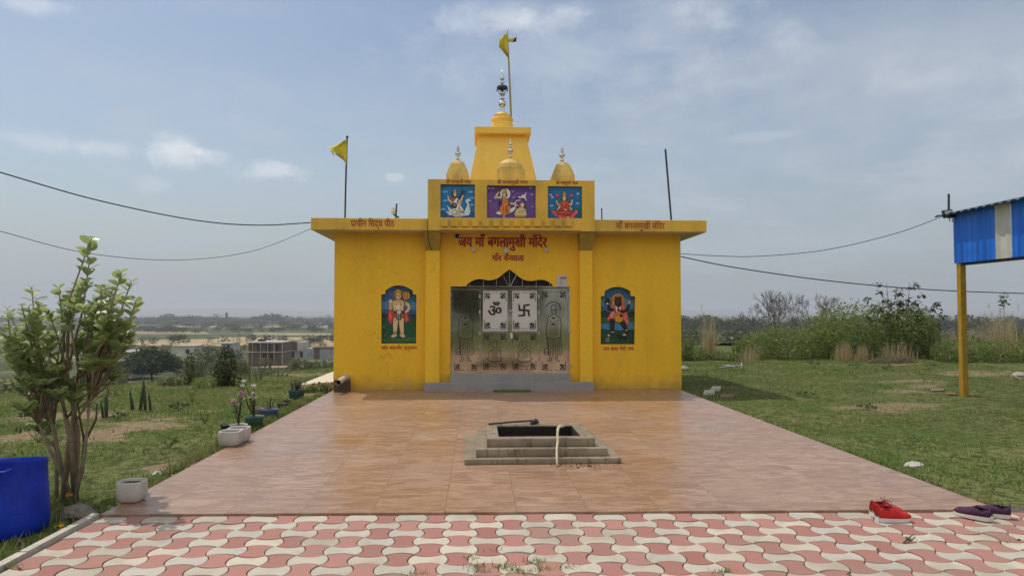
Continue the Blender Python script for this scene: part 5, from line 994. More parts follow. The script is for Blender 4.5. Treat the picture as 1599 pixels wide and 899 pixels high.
# ------------------------------------------------------------------ thicket on the right
bush('thicket_bush', 'broad high green mound of creeper in the middle of the right thicket', [(1300, 484, 110), (1345, 470, 120), (1265, 506, 90), (1400, 474, 110), (1330, 515, 150), (1430, 486, 80)], 25.6, L_BUSH, 19000, .10, group='bushes of the right thicket', stems=40)
bush('thicket_bush', 'low dark green bush at the left end of the right thicket mound', [(1185, 516, 70), (1225, 508, 80), (1160, 530, 40)], 25, L_BUSH, 4800, .09, group='bushes of the right thicket', stems=24); bush('thicket_bush', 'fresh green low bush beside the temple corner at right', [(1085, 540, 44), (1130, 548, 50), (1072, 530, 24)], 24.4, L_BUSH2, 1700, .09, group='bushes of the right thicket', stems=14)
bush('thicket_bush', 'fresh green bush right behind the yellow shed post', [(1480, 530, 60), (1520, 524, 60), (1500, 545, 80)], 23.2, L_BUSH2, 2600, .09, group='bushes of the right thicket', stems=20); bush('thicket_bush', 'dark green bush at the right edge below the dry plumes', [(1565, 528, 70), (1620, 520, 70), (1590, 545, 90)], 23.4, L_BUSH, 3000, .09, group='bushes of the right thicket', stems=20); bush('thicket_bush', 'shaded bush between the high mound and the yellow post', [(1435, 498, 60), (1455, 525, 60), (1425, 540, 60)], 25, L_BUSH, 2600, .09, group='bushes of the right thicket', stems=20); bush('thicket_bush', 'reddish brown dying bush at the temple wall edge', [(1070, 512, 20), (1066, 530, 26)], 26.5, L_OLIVE, 600, .07, group='bushes of the right thicket')
for a in (('dry tall reed clump standing alone right of the temple corner', 1107, 566, 34, 470, 24.8, 190), ('short dry reed clump at the front of the thicket mound', 1318, 567, 34, 520, 23.6, 170), ('second short reed clump beside the one in front of the mound', 1347, 567, 26, 524, 23.6, 130), ('dry straw clump at the thicket left of the yellow post', 1478, 560, 60, 500, 24.6, 330), ('high dry plumed reeds at the right edge behind the shed post', 1568, 558, 70, 458, 25.5, 360), ('thin dry reeds in front of the dark low left bush', 1170, 567, 40, 528, 23.8, 120), ('dry reeds between the shed post and the right edge', 1530, 560, 44, 490, 25.8, 200), ('thin dry stalks along the front of the thicket near its centre', 1400, 567, 80, 522, 23.8, 140), ('sparse tall stalks over the right end of the thicket', 1440, 560, 70, 478, 26.2, 70)): reeds('reed_clump', *a[:6], n=a[6], plume=a[4] < 505)
bare_tree('leafless grey tree left of the other behind the thicket', 1207, 452, 535, 60, 30); bare_tree('leafless spreading tree behind the creeper mound', 1272, 450, 530, 66, 31)
# tall castor-like saplings with drooping leaves over the mound
L_CAST = leafm('castor_leaves', (.018, .035, .016), (.05, .075, .03), .3, .5)
t = thing('tall_sapling', 'tall dark leaved saplings rising above the creeper mound', 'sapling', on(at(1405, 560, 25.4).x, 25.4)); b = MB(); P = []; D = []
for px, top, k in ((1384, 440, 0), (1420, 440, 0), (1372, 468, 0), (1436, 468, 0), (1402, 458, 0), (1458, 472, 0)):
    e = at(px, top, 25.4); g = on(e.x + (at(1404, 500, 25.4).x - e.x) * .5, 25.4); b.tube([g, g.lerp(e, .6) + Vector((random.uniform(-.1, .1), 0, 0)), e], [.03, .02, .006], 6)
    for j in range(9):
        f = .46 + .06 * j + random.uniform(-.03, .03); c = g.lerp(e, f); a = j * 2.4 + px; l = .55 * (1.25 - f * .6); q = c + Vector((math.cos(a) * l, math.sin(a) * l, .10)); b.tube([c, q], [.008, .004], 4)
        for _ in range(11):
            z = random.uniform(0, 6.28); d = Vector((math.cos(z), math.sin(z), random.uniform(-1.1, .25))); P.append(q + d * .09 + Vector((random.gauss(0, .04), random.gauss(0, .04), random.gauss(0, .05)))); D.append(d)
b.build('stems', M_BARKL, t); quads('leaves', leaf_quads(np.array(P), RNG.uniform(.14, .24, len(P)), .6, .42, np.array(D)), L_CAST, t)
t = thing('tall_sapling', 'thin sapling with few dark leaves among the plumes at the right edge', 'sapling', on(at(1570, 560, 26).x, 26)); g = on(at(1570, 560, 26).x, 26); e = at(1567, 458, 26); b = MB(); b.tube([g, e], [.02, .006], 5); b.build('stems', M_BARKL, t); P = ellipsoid_pts((e.x, e.y, e.z - .25), (.25, .2, .3), 34, .2); quads('leaves', leaf_quads(P, RNG.uniform(.12, .22, 34), .3, .4), L_CAST, t)
t = thing('brushwood', 'pile of dry cut branches lying at the foot of the thicket', 'branches', on(at(1385, 562, 23).x, 23)); b = MB()
for _ in range(34):
    px = random.uniform(1345, 1400); g = on(at(px, 562, 22.9).x, 22.9 + random.uniform(-.4, .4)); a = random.uniform(-.5, .5); l = random.uniform(.4, 1.2); b.tube([g + Vector((0, 0, .03)), g + Vector((math.cos(a) * l * .5, math.sin(a) * .3, random.uniform(.05, .22))), g + Vector((math.cos(a) * l, math.sin(a) * .5, random.uniform(.0, .3)))], [.014, .01, .004], 4)
b.build('sticks', M_DRYW, t)
# ------------------------------------------------------------------ stones and rubble
def stone(label, px, py, r, col, name='stone', cat='stone', group=None, z=0, flat=1.0, jit=.16):
    g = gt(px, py); m = pm('stone_%d_%d' % (int(col[0] * 100), int(col[2] * 100)), col, .2, 9, .9, bump=.4, bd=.01); b = MB(); b.blob(g + Vector((0, r * .3, r * .3 * flat + z)), (r, r * .8, r * .62 * flat), 12, 8, jit); o = b.build(name, m, smooth=False); tag(o, lab if False else label, cat, group); return o
stone('grey rock beside the corner where kerb and court meet', 117, 812, .13, (.20, .18, .15)); stone('small white pebble at the lawn edge above the near white pot', 245, 742, .045, (.6, .58, .54)); stone('large pale boulder on the lawn at the right edge', 1595, 592, .20, (.44, .38, .30)); stone('pale round stone at the temple corner on the right lawn', 1069, 578, .13, (.36, .35, .34))
stone('flat brown stone on the lawn just left of the yellow post', 1487, 617, .12, (.22, .14, .09), flat=.5)
M_BLOCK = pm('pale_block', (.46, .43, .37), .15, 9, .85, bump=.3)
def slab(label, pts, h, mat, name='broken_slab', cat='slab', group=None):
    P = [gt(*q) for q in pts]; b = MB(); b.loft4([(p.x, p.y, p.z - .03) for p in P], [(p.x, p.y, p.z + h) for p in P]); return tag(b.build(name, mat, bevel=.006), label, cat, group)
slab('pale concrete block lying in the temple shadow, farther of two', [(1109, 611), (1124, 610), (1126, 606), (1112, 606)], .05, M_BLOCK, 'concrete_block', 'block', 'blocks in the shadow'); slab('pale concrete block lying in the temple shadow, nearer the court', [(1098, 617), (1116, 616), (1116, 612), (1100, 612)], .05, M_BLOCK, 'concrete_block', 'block', 'blocks in the shadow'); slab('broken white stone slab in the grass by the right court edge', [(1411, 728), (1425, 729.5), (1444, 727), (1438, 723), (1424, 720.5), (1414, 723)], .012, pm('worn_marble', (.47, .44, .39), .2, 9, .9, bump=.5))
slab('brown tile piece lying on the right lawn before the yellow post', [(1452, 612), (1474, 611), (1474, 608), (1454, 608)], .03, pm('brown_tile', (.2, .14, .09), .2, 8, .8)); slab('flat brown stone lying at the edge of the temple shadow', [(1124, 622), (1146, 621), (1146, 617), (1126, 617)], .03, pm('brown_tile', (.2, .14, .09), .2, 8, .8))
t = thing('fallen_frame', 'grey tangle of thin metal frame lying on the lawn by the thicket', 'frame', gt(1140, 578)); b = MB()
for (a, c), (e, f) in (((1122, 579), (1150, 577)), ((1130, 575), (1158, 578)), ((1158, 579), (1158, 573)), ((1136, 574), (1148, 579))): p, q = gt(a, c), gt(e, f); b.tube([p + Vector((0, 0, .08)), q + Vector((0, 0, .12))], .022, 6)
b.build('bars', M_TIN, t)
# ------------------------------------------------------------------ fire pit of three marble tiers with iron rod and stick
n = NT('sooty_marble'); s1 = n.noise(3, 6, .65); s2 = n.noise(12, 5, .7, (1, 1, .3)); s3 = n.noise(40, 4, .7)
c = n.mix(n.ramp(s1, .35, .7), (.22, .18, .13), (.34, .285, .205)); c = n.mix(n.math('MULTIPLY', n.ramp(s2, .50, .68), .75), c, (.09, .07, .05)); c = n.mix(n.math('MULTIPLY', n.ramp(s3, .55, .7), .35), c, (.14, .115, .085)); n.bump(s3, .15, .004); M_KUND = n.fin(c, .45, 0, .4)
M_SOOT = pm('soot', (.018, .015, .013), .4, 10, .95, bump=.3)
KX, KY = .706, 8.22; t = thing('fire_pit', 'square stepped fire pit of sooty grey marble on the tiled court', 'fire pit', (KX, KY, 0))
def tier(name, hx, hy, z0, z1): b = MB(); b.box(KX - hx, KX + hx, KY - hy, KY + hy, z0, z1); b.build(name, M_KUND, t, bevel=.006)
def hole_ring(hx, hy, ix, iy, z0, z1, name):
    fill2d([[(KX - hx, KY - hy), (KX + hx, KY - hy), (KX + hx, KY + hy), (KX - hx, KY + hy)], [(KX - ix, KY - iy), (KX + ix, KY - iy), (KX + ix, KY + iy), (KX - ix, KY + iy)]], z1 - z0, lambda x, y, d: (x, y, (z0 + z1) / 2 + d), name, M_KUND, t, .005)
hole_ring(.838, .75, .50, .41, 0.001, .058, 'bottom_tier'); hole_ring(.715, .64, .50, .41, .059, .142, 'middle_tier'); hole_ring(.595, .525, .462, .385, .143, .232, 'top_tier')
b = MB(); b.box(KX - .47, KX + .47, KY - .40, KY + .40, .002, .03)
for x0, x1, y0, y1 in ((-.475, -.458, -.4, .4), (.458, .475, -.4, .4), (-.458, .458, .382, .4), (-.458, .458, -.4, -.382)): b.box(KX + x0, KX + x1, KY + y0, KY + y1, .03, .215)
b.build('soot_lining', M_SOOT, t)
p0, p1, p2 = at(763, 660, KY + .42), at(800, 656.5, KY + .46), at(832, 653.5, KY + .47); p0.z, p1.z, p2.z = .246, .262, .275
t = thing('iron_poker', 'dark iron poker with a knotted end lying across the back rim of the fire pit', 'poker', p0); b = MB(); b.tube([p0, p1, p2], .012, 8); b.build('shaft', M_IRON, t); b = MB(); b.blob((p2.x + .03, p2.y, .262), (.045, .035, .034), 10, 7, .25); b.blob((p2.x - .01, p2.y - .05, .252), (.03, .03, .024), 8, 6, .25); b.build('knotted_end', M_IRON, t)
pts = [gp(870, 727, .012), None, None, None, None]; Y0 = pts[0].y
M_STICK = pm('peeled_stick', (.62, .52, .36), .2, 18, .7, bump=.3)
pts = [pts[0], at(869.5, 712, Y0 + .12), at(869.5, 700, Y0 + .22), at(871, 688, Y0 + .31), at(870.5, 676, Y0 + .36), at(871.5, 668, Y0 + .40), at(874, 665.5, Y0 + .45), at(880, 665, Y0 + .50)]
b = MB(); b.tube(pts, [.011, .013, .013, .015, .014, .016, .014, .012], 8); tag(b.build('peeled_stick', M_STICK, smooth=True), 'pale peeled stick leaning over the front edge of the fire pit', 'stick')
V = []; 
for _ in range(60):
    q = gp(random.gauss(915, 22), random.gauss(727, 2.5), .002); s = random.uniform(.004, .014); V += leaf_quads(np.array([(q.x, q.y, .006)]), s * 2, .8, .8).tolist()
tag(quads('ash_crumbs', np.array(V), M_SOOT), kind='stuff')
# ------------------------------------------------------------------ pots
M_CPOT = pm('pale_cement_pot', (.50, .475, .44), .12, 7, .75, bump=.2); M_POTSOIL = pm('pot_soil', (.05, .038, .028), .3, 25, .95)
def square_pot(label, px, base, w, h, rot=0):
    g = gp(px, base, 0); g.y += w * .5; t = thing('cement_pot', label, 'pot', (g.x, g.y, 0), 'pale square cement pots'); r = w / 2; b = MB()
    b.lathe([(r * .78, .004), (r * .93, h * .14), (r * 1.0, h * .45), (r * .99, h * .95), (r * .96, h), (r * .88, h), (r * .84, h * .93), (r * .82, h * .8)], (g.x, g.y, 0), 40, 4.5); b.build('pot_body', M_CPOT, t, smooth=True); b = MB(); b.lathe([(r * .83, h * .86), (r * .4, h * .88), (.01, h * .88)], (g.x, g.y, 0), 24, 4.5, closed=False); b.build('soil', M_POTSOIL, t, smooth=True)
    return t, g
square_pot('pale square cement pot standing alone at the near left court corner', 196, 787, .212, .175); square_pot('front pale square pot of the pair on the left court edge', 354.5, 698, .255, .18); _, gq = square_pot('rear pale square pot touching its twin on the left court edge', 368, 692, .25, .18)
def tub(name, label, px, rim_py, base_py, w, col, group='round plant tubs along the left court edge', soilf=.9, flare=.8):
    g = gp(px, base_py, -.05); s = g.y / F_PX; r = w * s / 2; h = max(.1, (base_py - rim_py) * s); g.y += r * .6; t = thing(name, label, 'tub', (g.x, g.y, -.05), group); b = MB(); m = pm('tub_%d_%d_%d' % tuple(int(c * 100) for c in col), col, .15, 9, .5, bump=.05)
    b.lathe([(r * flare, 0), (r * .93, h * .8), (r, h * .9), (r * 1.03, h), (r * .94, h), (r * .9, h * .8)], (g.x, g.y, -.05), 28); b.build('tub_body', m, t, smooth=True); b = MB(); b.lathe([(r * .91, h * soilf), (.01, h * soilf + .015)], (g.x, g.y, -.05), 20, closed=False); b.build('soil', M_POTSOIL, t); return t, Vector((g.x, g.y, -.05 + h * soilf)), r
tub('plastic_tub', 'small black tub behind the pair of pale square pots', 351, 664, 676, 17, (.015, .015, .017)); _, pA, rA = tub('cement_bowl', 'pale rounded cement bowl behind the pair of square pots', 370, 664, 676, 26, (.50, .48, .44)); _, pB, rB = tub('plastic_tub', 'green tub with a pale rim behind the cement bowl', 394, 651, 668, 29, (.05, .12, .10)); _, pC, rC = tub('plastic_tub', 'blue tub with a bare stem in the potted row', 419, 640, 653, 26, (.06, .10, .24)); _, pD, rD = tub('plastic_tub', 'greyish pink bucket half hidden behind the blue tub', 403, 638, 648, 15, (.25, .21, .22)); _, pE, rE = tub('plastic_tub', 'dark low tub in the grass past the blue tub', 439, 632, 639, 15, (.02, .03, .028)); _, pF, rF = tub('plastic_tub', 'brown tub in the grass before the large green tub', 448, 624, 633, 15, (.12, .065, .05)); _, pG, rG = tub('plastic_tub', 'large green tub of leafless plants at the far end of the row', 461, 609, 623, 26, (.035, .10, .085))
M_PINK = leafm('pink_petals', (.36, .19, .25), (.50, .30, .34), .4, .6); M_WPET = leafm('white_petals', (.60, .60, .55), (.75, .74, .68), .4, .6); M_ORG = leafm('marigold_petals', (.75, .25, .01), (.8, .45, .02), .3, .6)
def flower(P, r, mat, parent, name='flower'): quads(name, leaf_quads(ellipsoid_pts(P, (r, r, r * .7), 26, .1), r * 1.1, .2, .7), mat, parent)
def flowering(label, base, heads, mat, Y, leafm_=L_MID, leaves=50):
    t = thing('flowering_plant', label, 'flower plant', base, 'flowering plants in the potted row'); b = MB(); LP = []
    for px, py, r in heads:
        e = at(px, py, Y); m = base.lerp(e, .5) + Vector((random.uniform(-.03, .03), 0, 0)); b.tube([base, m, e], [.010, .008, .004], 5); flower(e, r, mat, t)
        for k in range(leaves // len(heads)): f = random.uniform(.25, .95); q = base.lerp(e, f); LP.append((q.x + random.gauss(0, .03), q.y + random.gauss(0, .03), q.z))
    b.build('stems', pm('dark_stem', (.05, .045, .03), .2, 10, .7, bump=0), t); quads('leaves', leaf_quads(np.array(LP), RNG.uniform(.03, .06, len(LP)), .4, .5), leafm_, t)
flowering('tall plant with pink flowers growing from the pale cement bowl', pA, ((378, 614, .05), (365, 626, .04), (371, 634, .03), (374.5, 600, .01)), M_PINK, pA.y); flowering('slender plant with small white flowers growing from the green tub', pB, ((381.5, 595, .03), (378, 602, .03), (396.5, 602, .034), (396, 613, .022), (397, 620, .03), (383, 622, .02), (390, 620, .02)), M_WPET, pB.y, L_OLIVE, 60)
for p, lab, n_, h in ((pC, 'few bare dark stems standing in the blue tub', 5, .24), (pG, 'leafless twiggy plants filling the large green tub', 34, .2)):
    t = thing('twiggy_plant', lab, 'plant', p, 'bare stemmed plants in tubs'); b = MB()
    for _ in range(n_): a = random.uniform(0, 6.28); r = random.uniform(0, .12); g = p + Vector((math.cos(a) * r, math.sin(a) * r, 0)); b.tube([g, g + Vector((random.gauss(0, .03), random.gauss(0, .03), h * .5)), g + Vector((random.gauss(0, .07), random.gauss(0, .05), h * random.uniform(.6, 1.1)))], [.007, .006, .003], 4)
    b.build('stems', pm('dark_stem', (.05, .045, .03), .2, 10, .7, bump=0), t)
    if n_ > 10: quads('leaves', leaf_quads(ellipsoid_pts(p + Vector((0, 0, h * .6)), (.2, .15, .1), 70, .1), .035, .3, .5), leafm('reddish_leaves', (.09, .05, .04), (.2, .16, .13)), t)
bush('potted_row_foliage', 'low leafy green weeds between the last tub and the brick block', [(497, 597, 30), (513, 596, 24), (482, 604, 24)], 15.0, L_MID, 520, .05, 'weeds', stems=6)
# marigolds by the kerb
for px, py, top, lab in ((107, 800, 772, 'yellow marigold beside the shrub base'), (97, 838, 822, 'orange marigold beside the white kerb below the rock')):
    g = gt(px, py); e = at(px, top, g.y); t = thing('marigold', lab, 'flower', g, 'marigolds by the kerb'); b = MB(); b.tube([g, e], [.005, .004], 5); b.build('stem', M_STALK, t); flower(e, .024, M_ORG, t); quads('leaves', leaf_quads(ellipsoid_pts(g.lerp(e, .5), (.06, .06, .06), 40, .1), .04, .4, .4), L_MID, t)
# ------------------------------------------------------------------ white drain pipe, brick block, mat
t = thing('drain_pipe', 'white plastic drain pipe poking out of the temple wall at its left foot', 'pipe', at(542, 588, YF)); p, q = at(542.5, 587.5, YF + .05), at(527.5, 597.5, YF - .75); q.z = max(q.z, .2)
b = MB(); d = (q - p).normalized(); b.tube([p, q], .062, 18, False); b.tube([p, q + d * -.004], .052, 18, False); b.build('pipe', pm('pvc', (.50, .46, .40), .12, 5, .5, bump=.05), t, smooth=True); b = MB(); b.tube([q - d * .12, q - d * .125], .052, 18); b.build('pipe_mouth', M_DARK, t)
c = gp(532.5, 612, 0); b = MB(); b.box(c.x - .15, c.x + .15, c.y, c.y + .24, .0, .245); tag(b.build('brick_block', pm('dark_brick_block', (.10, .055, .042), .3, 12, .9, bump=.4, bd=.01), bevel=.012), 'dark brown brick block under the mouth of the white drain pipe', 'block')
p, q = gp(771, 613.8, .004), gp(831, 613.8, .004); M_MAT = leafm('green_mat_pile', (.10, .20, .02), (.17, .30, .03), .2, .8); yb = YF - .345; y0 = yb - .22
N = 5000; X = RNG.uniform(p.x, q.x, N); Yv = RNG.uniform(y0, yb, N); t = thing('door_mat', 'bright green turf door mat lying at the foot of the temple steps', 'mat', ((p.x + q.x) / 2, yb, 0)); b = MB(); b.box(p.x, q.x, y0, yb, .003, .012); b.build('mat_base', pm('mat_green', (.10, .19, .02), .2, 30, .9), t)
quads('pile', leaf_quads(np.stack([X, Yv, np.full(N, .018)], 1), .022, .2, .3, RNG.normal(0, .4, (N, 3)) + np.array([0, 0, 1])), M_MAT, t)
# ------------------------------------------------------------------ blue barrel
g = gp(-30, 848, -.07); R0 = .285; g.y += R0 - .03; zb = -.07; zt = at(16, 716, g.y).z; H = zt - zb; t = thing('plastic_barrel', 'open blue plastic barrel standing on the grass at the left edge', 'barrel', (g.x, g.y, zb)); M_BLUE = pm('blue_plastic', (.004, .032, .42), .3, 5, .5, bump=.1, spec=.3)
b = MB(); b.lathe([(R0 * .92, 0), (R0 * 1.0, .02), (R0 * 1.02, .08), (R0 * 1.0, H * .35), (R0 * .975, H * .62), (R0 * .955, H * .66), (R0 * .965, H * .70), (R0 * .935, H * .92), (R0 * .955, H * .93), (R0 * .955, H), (R0 * .91, H), (R0 * .90, H * .9), (R0 * .92, .05), (.01, .04)], (g.x, g.y, zb), 48); b.v = [(x, y, z + max(0, (z - zb) / H - .5) * 2 * (-.20 * (y - g.y) + .06 * (x - g.x))) for x, y, z in b.v]; b.build('barrel_body', M_BLUE, t, smooth=True)
b = MB(); hp = at(2, 741, g.y - R0); b.tube([hp + Vector((-.05, .02, .03)), hp + Vector((-.03, -.03, .02)), hp + Vector((.035, -.03, .02)), hp + Vector((.055, .02, .03))], .014, 8); b.build('handle', M_BLUE, t, smooth=True)
# ------------------------------------------------------------------ big milkweed shrub
L_CALO = leafm('milkweed_leaves', (.15, .215, .065), (.36, .43, .165), .45, .34, (.48, .52, .32)); g0 = gt(104, 782); t = thing('milkweed_shrub', 'tall shrub with big pale green leaves and bare brown stems beside the barrel', 'shrub', g0)
st = MB(); LP = []; LD = []; LS = []; YS = g0.y; tips = ((143, 372), (140, 405), (133, 440), (190, 425), (205, 440), (180, 470), (212, 470), (165, 450), (120, 445), (92, 450), (60, 470), (75, 485), (45, 478), (12, 490), (25, 510), (4, 520), (50, 520), (70, 540), (20, 560), (85, 520), (108, 490), (125, 520), (150, 500), (175, 510), (195, 505), (160, 540), (140, 560), (110, 560), (90, 580), (45, 560), (60, 600), (30, 590), (185, 545), (35, 640), (70, 655), (58, 625), (170, 480), (100, 470), (8, 550), (130, 480), (118, 540), (155, 465), (185, 490))
tips = tips + tuple((105 + 100 * math.cos(q) * r, 526 + 92 * math.sin(q) * r) for q, r in ((random.uniform(0, 6.28), random.uniform(.2, 1.25) ** .5) for _ in range(46))) + ((150, 600), (175, 570), (120, 600), (195, 520), (100, 620), (135, 585), (160, 520), (40, 610), (62, 590), (75, 615), (28, 650), (55, 640), (85, 600), (15, 600), (48, 665))
forks = [g0 + Vector((random.uniform(-.14, .14), random.uniform(-.12, .12), 0)) for _ in range(12)]
trunks = []
for k, (px, py) in enumerate(((92, 600), (118, 610), (75, 640), (140, 625), (105, 580), (125, 590), (60, 660), (84, 660))):
    e = at(px, py, YS + random.uniform(-.2, .25)); b0 = forks[k]; m = b0.lerp(e, .5) + Vector((random.uniform(-.05, .05), random.uniform(-.05, .05), 0)); st.tube([b0 + Vector((0, 0, -.08)), m, e], [(.030 if k in (0, 4) else .019), (.024 if k in (0, 4) else .015), .011], 8); trunks.append((b0, m, e))
for px, py in tips:
    e = at(px, py, YS + random.uniform(-.42, .38)); b0 = min(trunks, key=lambda q: abs(q[2].x - e.x) + random.uniform(0, .15))[2]
    if e.z < b0.z + .05: b0 = b0.lerp(g0, .35)
    m = b0.lerp(e, .5) + Vector((random.gauss(0, .04), random.gauss(0, .05), .04)); st.tube([b0, m, e], [.011, .008, .005], 6)
    L = (e - m).length; nl_ = 8 if py > 420 else 6
    for j in range(nl_):
        if j > 2 and random.random() < .12: continue
        f = 1 - j * .105; c = m.lerp(e, f); a = j * 1.57 + random.uniform(-.4, .4); s = random.uniform(.06, .125) * (.65 if j == 0 else 1)
        for sg in (0, math.pi): d = Vector((math.cos(a + sg), math.sin(a + sg), random.uniform(.25, .95))).normalized(); LP.append(c + d * s * .55); LD.append(d); LS.append(s)
LP, LD, LS = np.array([tuple(p) for p in LP]), np.array([tuple(p) for p in LD]), np.array(LS); N = len(LP); D = nrm(LD); Wd = nrm(np.cross(D, np.array([0, 0, 1.0]) + RNG.normal(0, .25, (N, 3)))); Nn = np.cross(Wd, D); prf = ((-.5, .10), (-.25, .30), (.05, .37), (.32, .27), (.5, .02)); V = np.zeros((N, 10, 3)); s = LS.reshape(-1, 1)
for k, (u, w) in enumerate(prf):
    for sd, q in ((0, -1), (1, 1)): V[:, k * 2 + sd] = LP + D * s * u + Wd * s * w * q + Nn * s * (.16 * w + .05 * abs(u) - .25 * u * u)
F = np.concatenate([np.stack([np.arange(N) * 10 + k * 2, np.arange(N) * 10 + k * 2 + 1, np.arange(N) * 10 + k * 2 + 3, np.arange(N) * 10 + k * 2 + 2], 1) for k in range(4)])
st.build('stems', pm('milkweed_bark', (.23, .18, .12), .3, 16, .85, bump=.4, bd=.005), t, smooth=True); np_mesh('foliage', V.reshape(-1, 3), F, L_CALO, t, smooth=True)
dk = MB(); b0 = g0 + Vector((.07, -.05, -.05)); dk.tube([b0, at(128, 735, YS - .05), at(132, 690, YS - .05), at(150, 655, YS - .05), at(152, 630, YS - .05)], [.02, .018, .014, .010, .006], 6); dk.tube([at(132, 690, YS - .05), at(125, 655, YS - .05), at(122, 630, YS - .05)], [.012, .009, .005], 5); dk.build('dead_stem', M_BARK, t, smooth=True)
# ------------------------------------------------------------------ shoes
def shoe(label, heel, toe, L, up, upd, solec, lace, flip=1, low=.0):
    d = (toe - heel); d.z = 0; d.normalize(); w = Vector((-d.y, d.x, 0)); t = thing('shoe', label, 'shoe', heel)
    wid = lambda s: .038 + .012 * math.sin(math.pi * min(1, s * 1.15 + .05)) + .006 * math.exp(-((s - .68) / .2) ** 2) - (.034 * max(0, (s - .82) / .18) ** 2.2) - (.016 * max(0, (.08 - s) / .08) ** 2)
    hh = lambda s: (.120 - low) * (1 - sstep(.30, .78, np.float64(s))) + .060 * sstep(.30, .78, np.float64(s)) * (1 - .55 * max(0, (s - .8) / .2) ** 2) - .012 * math.exp(-((s - .22) / .12) ** 2)
    z0 = heel.z; n, m = 20, 12; P = lambda s, u, z: heel + d * (s * L) + w * u + Vector((0, 0, z))
    b = MB(); rings = []
    for i in range(n + 1):
        s = i / n; a = wid(s) * 1.07; lift = .012 * max(0, (s - .75) / .25) ** 2 + .006 * max(0, (.12 - s) / .12) ** 2; th = .042 - .010 * s; rings.append([P(s, a * u, lift + z) for u, z in ((-.86, .001), (.86, .001), (1.03, .008), (1.0, th), (-1.0, th), (-1.03, .008))])
    vs = sum(rings, []); fs = [(i * 6 + k, i * 6 + (k + 1) % 6, (i + 1) * 6 + (k + 1) % 6, (i + 1) * 6 + k) for i in range(n) for k in range(6)] + [tuple(range(6)), tuple(range(n * 6, n * 6 + 6))[::-1]]; b.add(vs, fs); b.build('sole', solec, t, smooth=False, bevel=.003)
    b = MB(); vs = []; fs = []
    for i in range(n + 1):
        s = i / n; a = wid(s) * 1.0; h = float(hh(s)); th = .040 - .010 * s + .010 * max(0, (s - .8) / .2) ** 2
        for k in range(m + 1): u = -1 + 2 * k / m; ang = u * math.pi / 2; vs.append(P(s, a * math.sin(ang) * (1 - .10 * math.cos(ang)), th + (h - th + .01) * max(0, math.cos(ang)) ** .62))
    for i in range(n):
        for k in range(m):
            if i / n < .40 and 3 <= k < m - 3 and i >= 1: continue
            q = i * (m + 1) + k; fs.append((q, q + 1, q + m + 2, q + m + 1))
    fs.append(tuple(range(m + 1))); b.add(vs, fs); o = b.build('upper', up, t, smooth=True); so = o.modifiers.new('cloth', 'SOLIDIFY'); so.thickness = .004; so.offset = -1
    b = MB(); b.add([P(.04 + .40 * i / 10, (wid(.04 + .40 * i / 10) * .85) * q, .048) for i in range(11) for q in (-1, 1)], [(i * 2, i * 2 + 1, i * 2 + 3, i * 2 + 2) for i in range(10)]); b.build('insole', upd, t)
    b = MB(); pts = []
    for i in range(17): a = math.pi * 2 * i / 16; s = .225 - .185 * math.cos(a); u = wid(s) * .78 * math.sin(a); pts.append(P(s, u, float(hh(s)) * .93 + .004))
    b.tube(pts, .0055, 6, False); b.build('collar', upd, t, smooth=True)
    if lace:
        b = MB()
        for k in range(5): s = .42 + .055 * k; z = float(hh(s)) + .010; a = wid(s) * .42; b.tube([P(s, -a, z - .005), P(s + .01, 0, z + .004), P(s, a, z - .005)], .0035, 5)
        s = .42; z = float(hh(s)) + .014; b.tube([P(s, .0, z), P(s - .02, .035, z + .018), P(s + .04, .05, z + .004)], .003, 5); b.tube([P(s, .0, z), P(s - .02, -.035, z + .016), P(s + .05, -.045, z + .006)], .003, 5); b.tube([P(s, 0, z), P(s + .06, .02, z + .03)], .0025, 5); b.build('laces', lace, t)
M_REDS = pm('red_knit', (.52, .022, .018), .25, 60, .8, bump=.25, bd=.002); M_REDD = pm('dark_red_knit', (.20, .012, .022), .2, 60, .85, bump=.2); M_SOLE = pm('white_foam_sole', (.66, .63, .60), .06, 12, .6, bump=.05); M_PUR = pm('purple_knit', (.060, .020, .058), .25, 60, .85, bump=.25, bd=.002); M_PURD = pm('dark_purple_lining', (.018, .008, .018), .2, 40, .9)
zs = -.016
def sh(label, hp, tp, L, *a, **k): shoe(label, gp(*hp, zs), gp(*tp, zs), L, *a, **k)
sh('red running shoe nearer the camera, with its white sole toe toward the right', (1369, 814), (1427, 813), .275, M_REDS, M_REDD, M_SOLE, M_REDD); sh('red running shoe behind its mate, mostly hidden, heel showing', (1361, 807), (1417, 804), .275, M_REDS, M_REDD, M_SOLE, M_REDD)
sh('dark purple slip-on shoe in front with its white sole, toe toward the left', (1549, 814.5), (1492, 803), .265, M_PUR, M_PURD, M_SOLE, None, low=.026); sh('dark purple slip-on shoe behind at the right, heel toward the grass', (1579, 810), (1524, 802), .265, M_PUR, M_PURD, M_SOLE, None, low=.026)
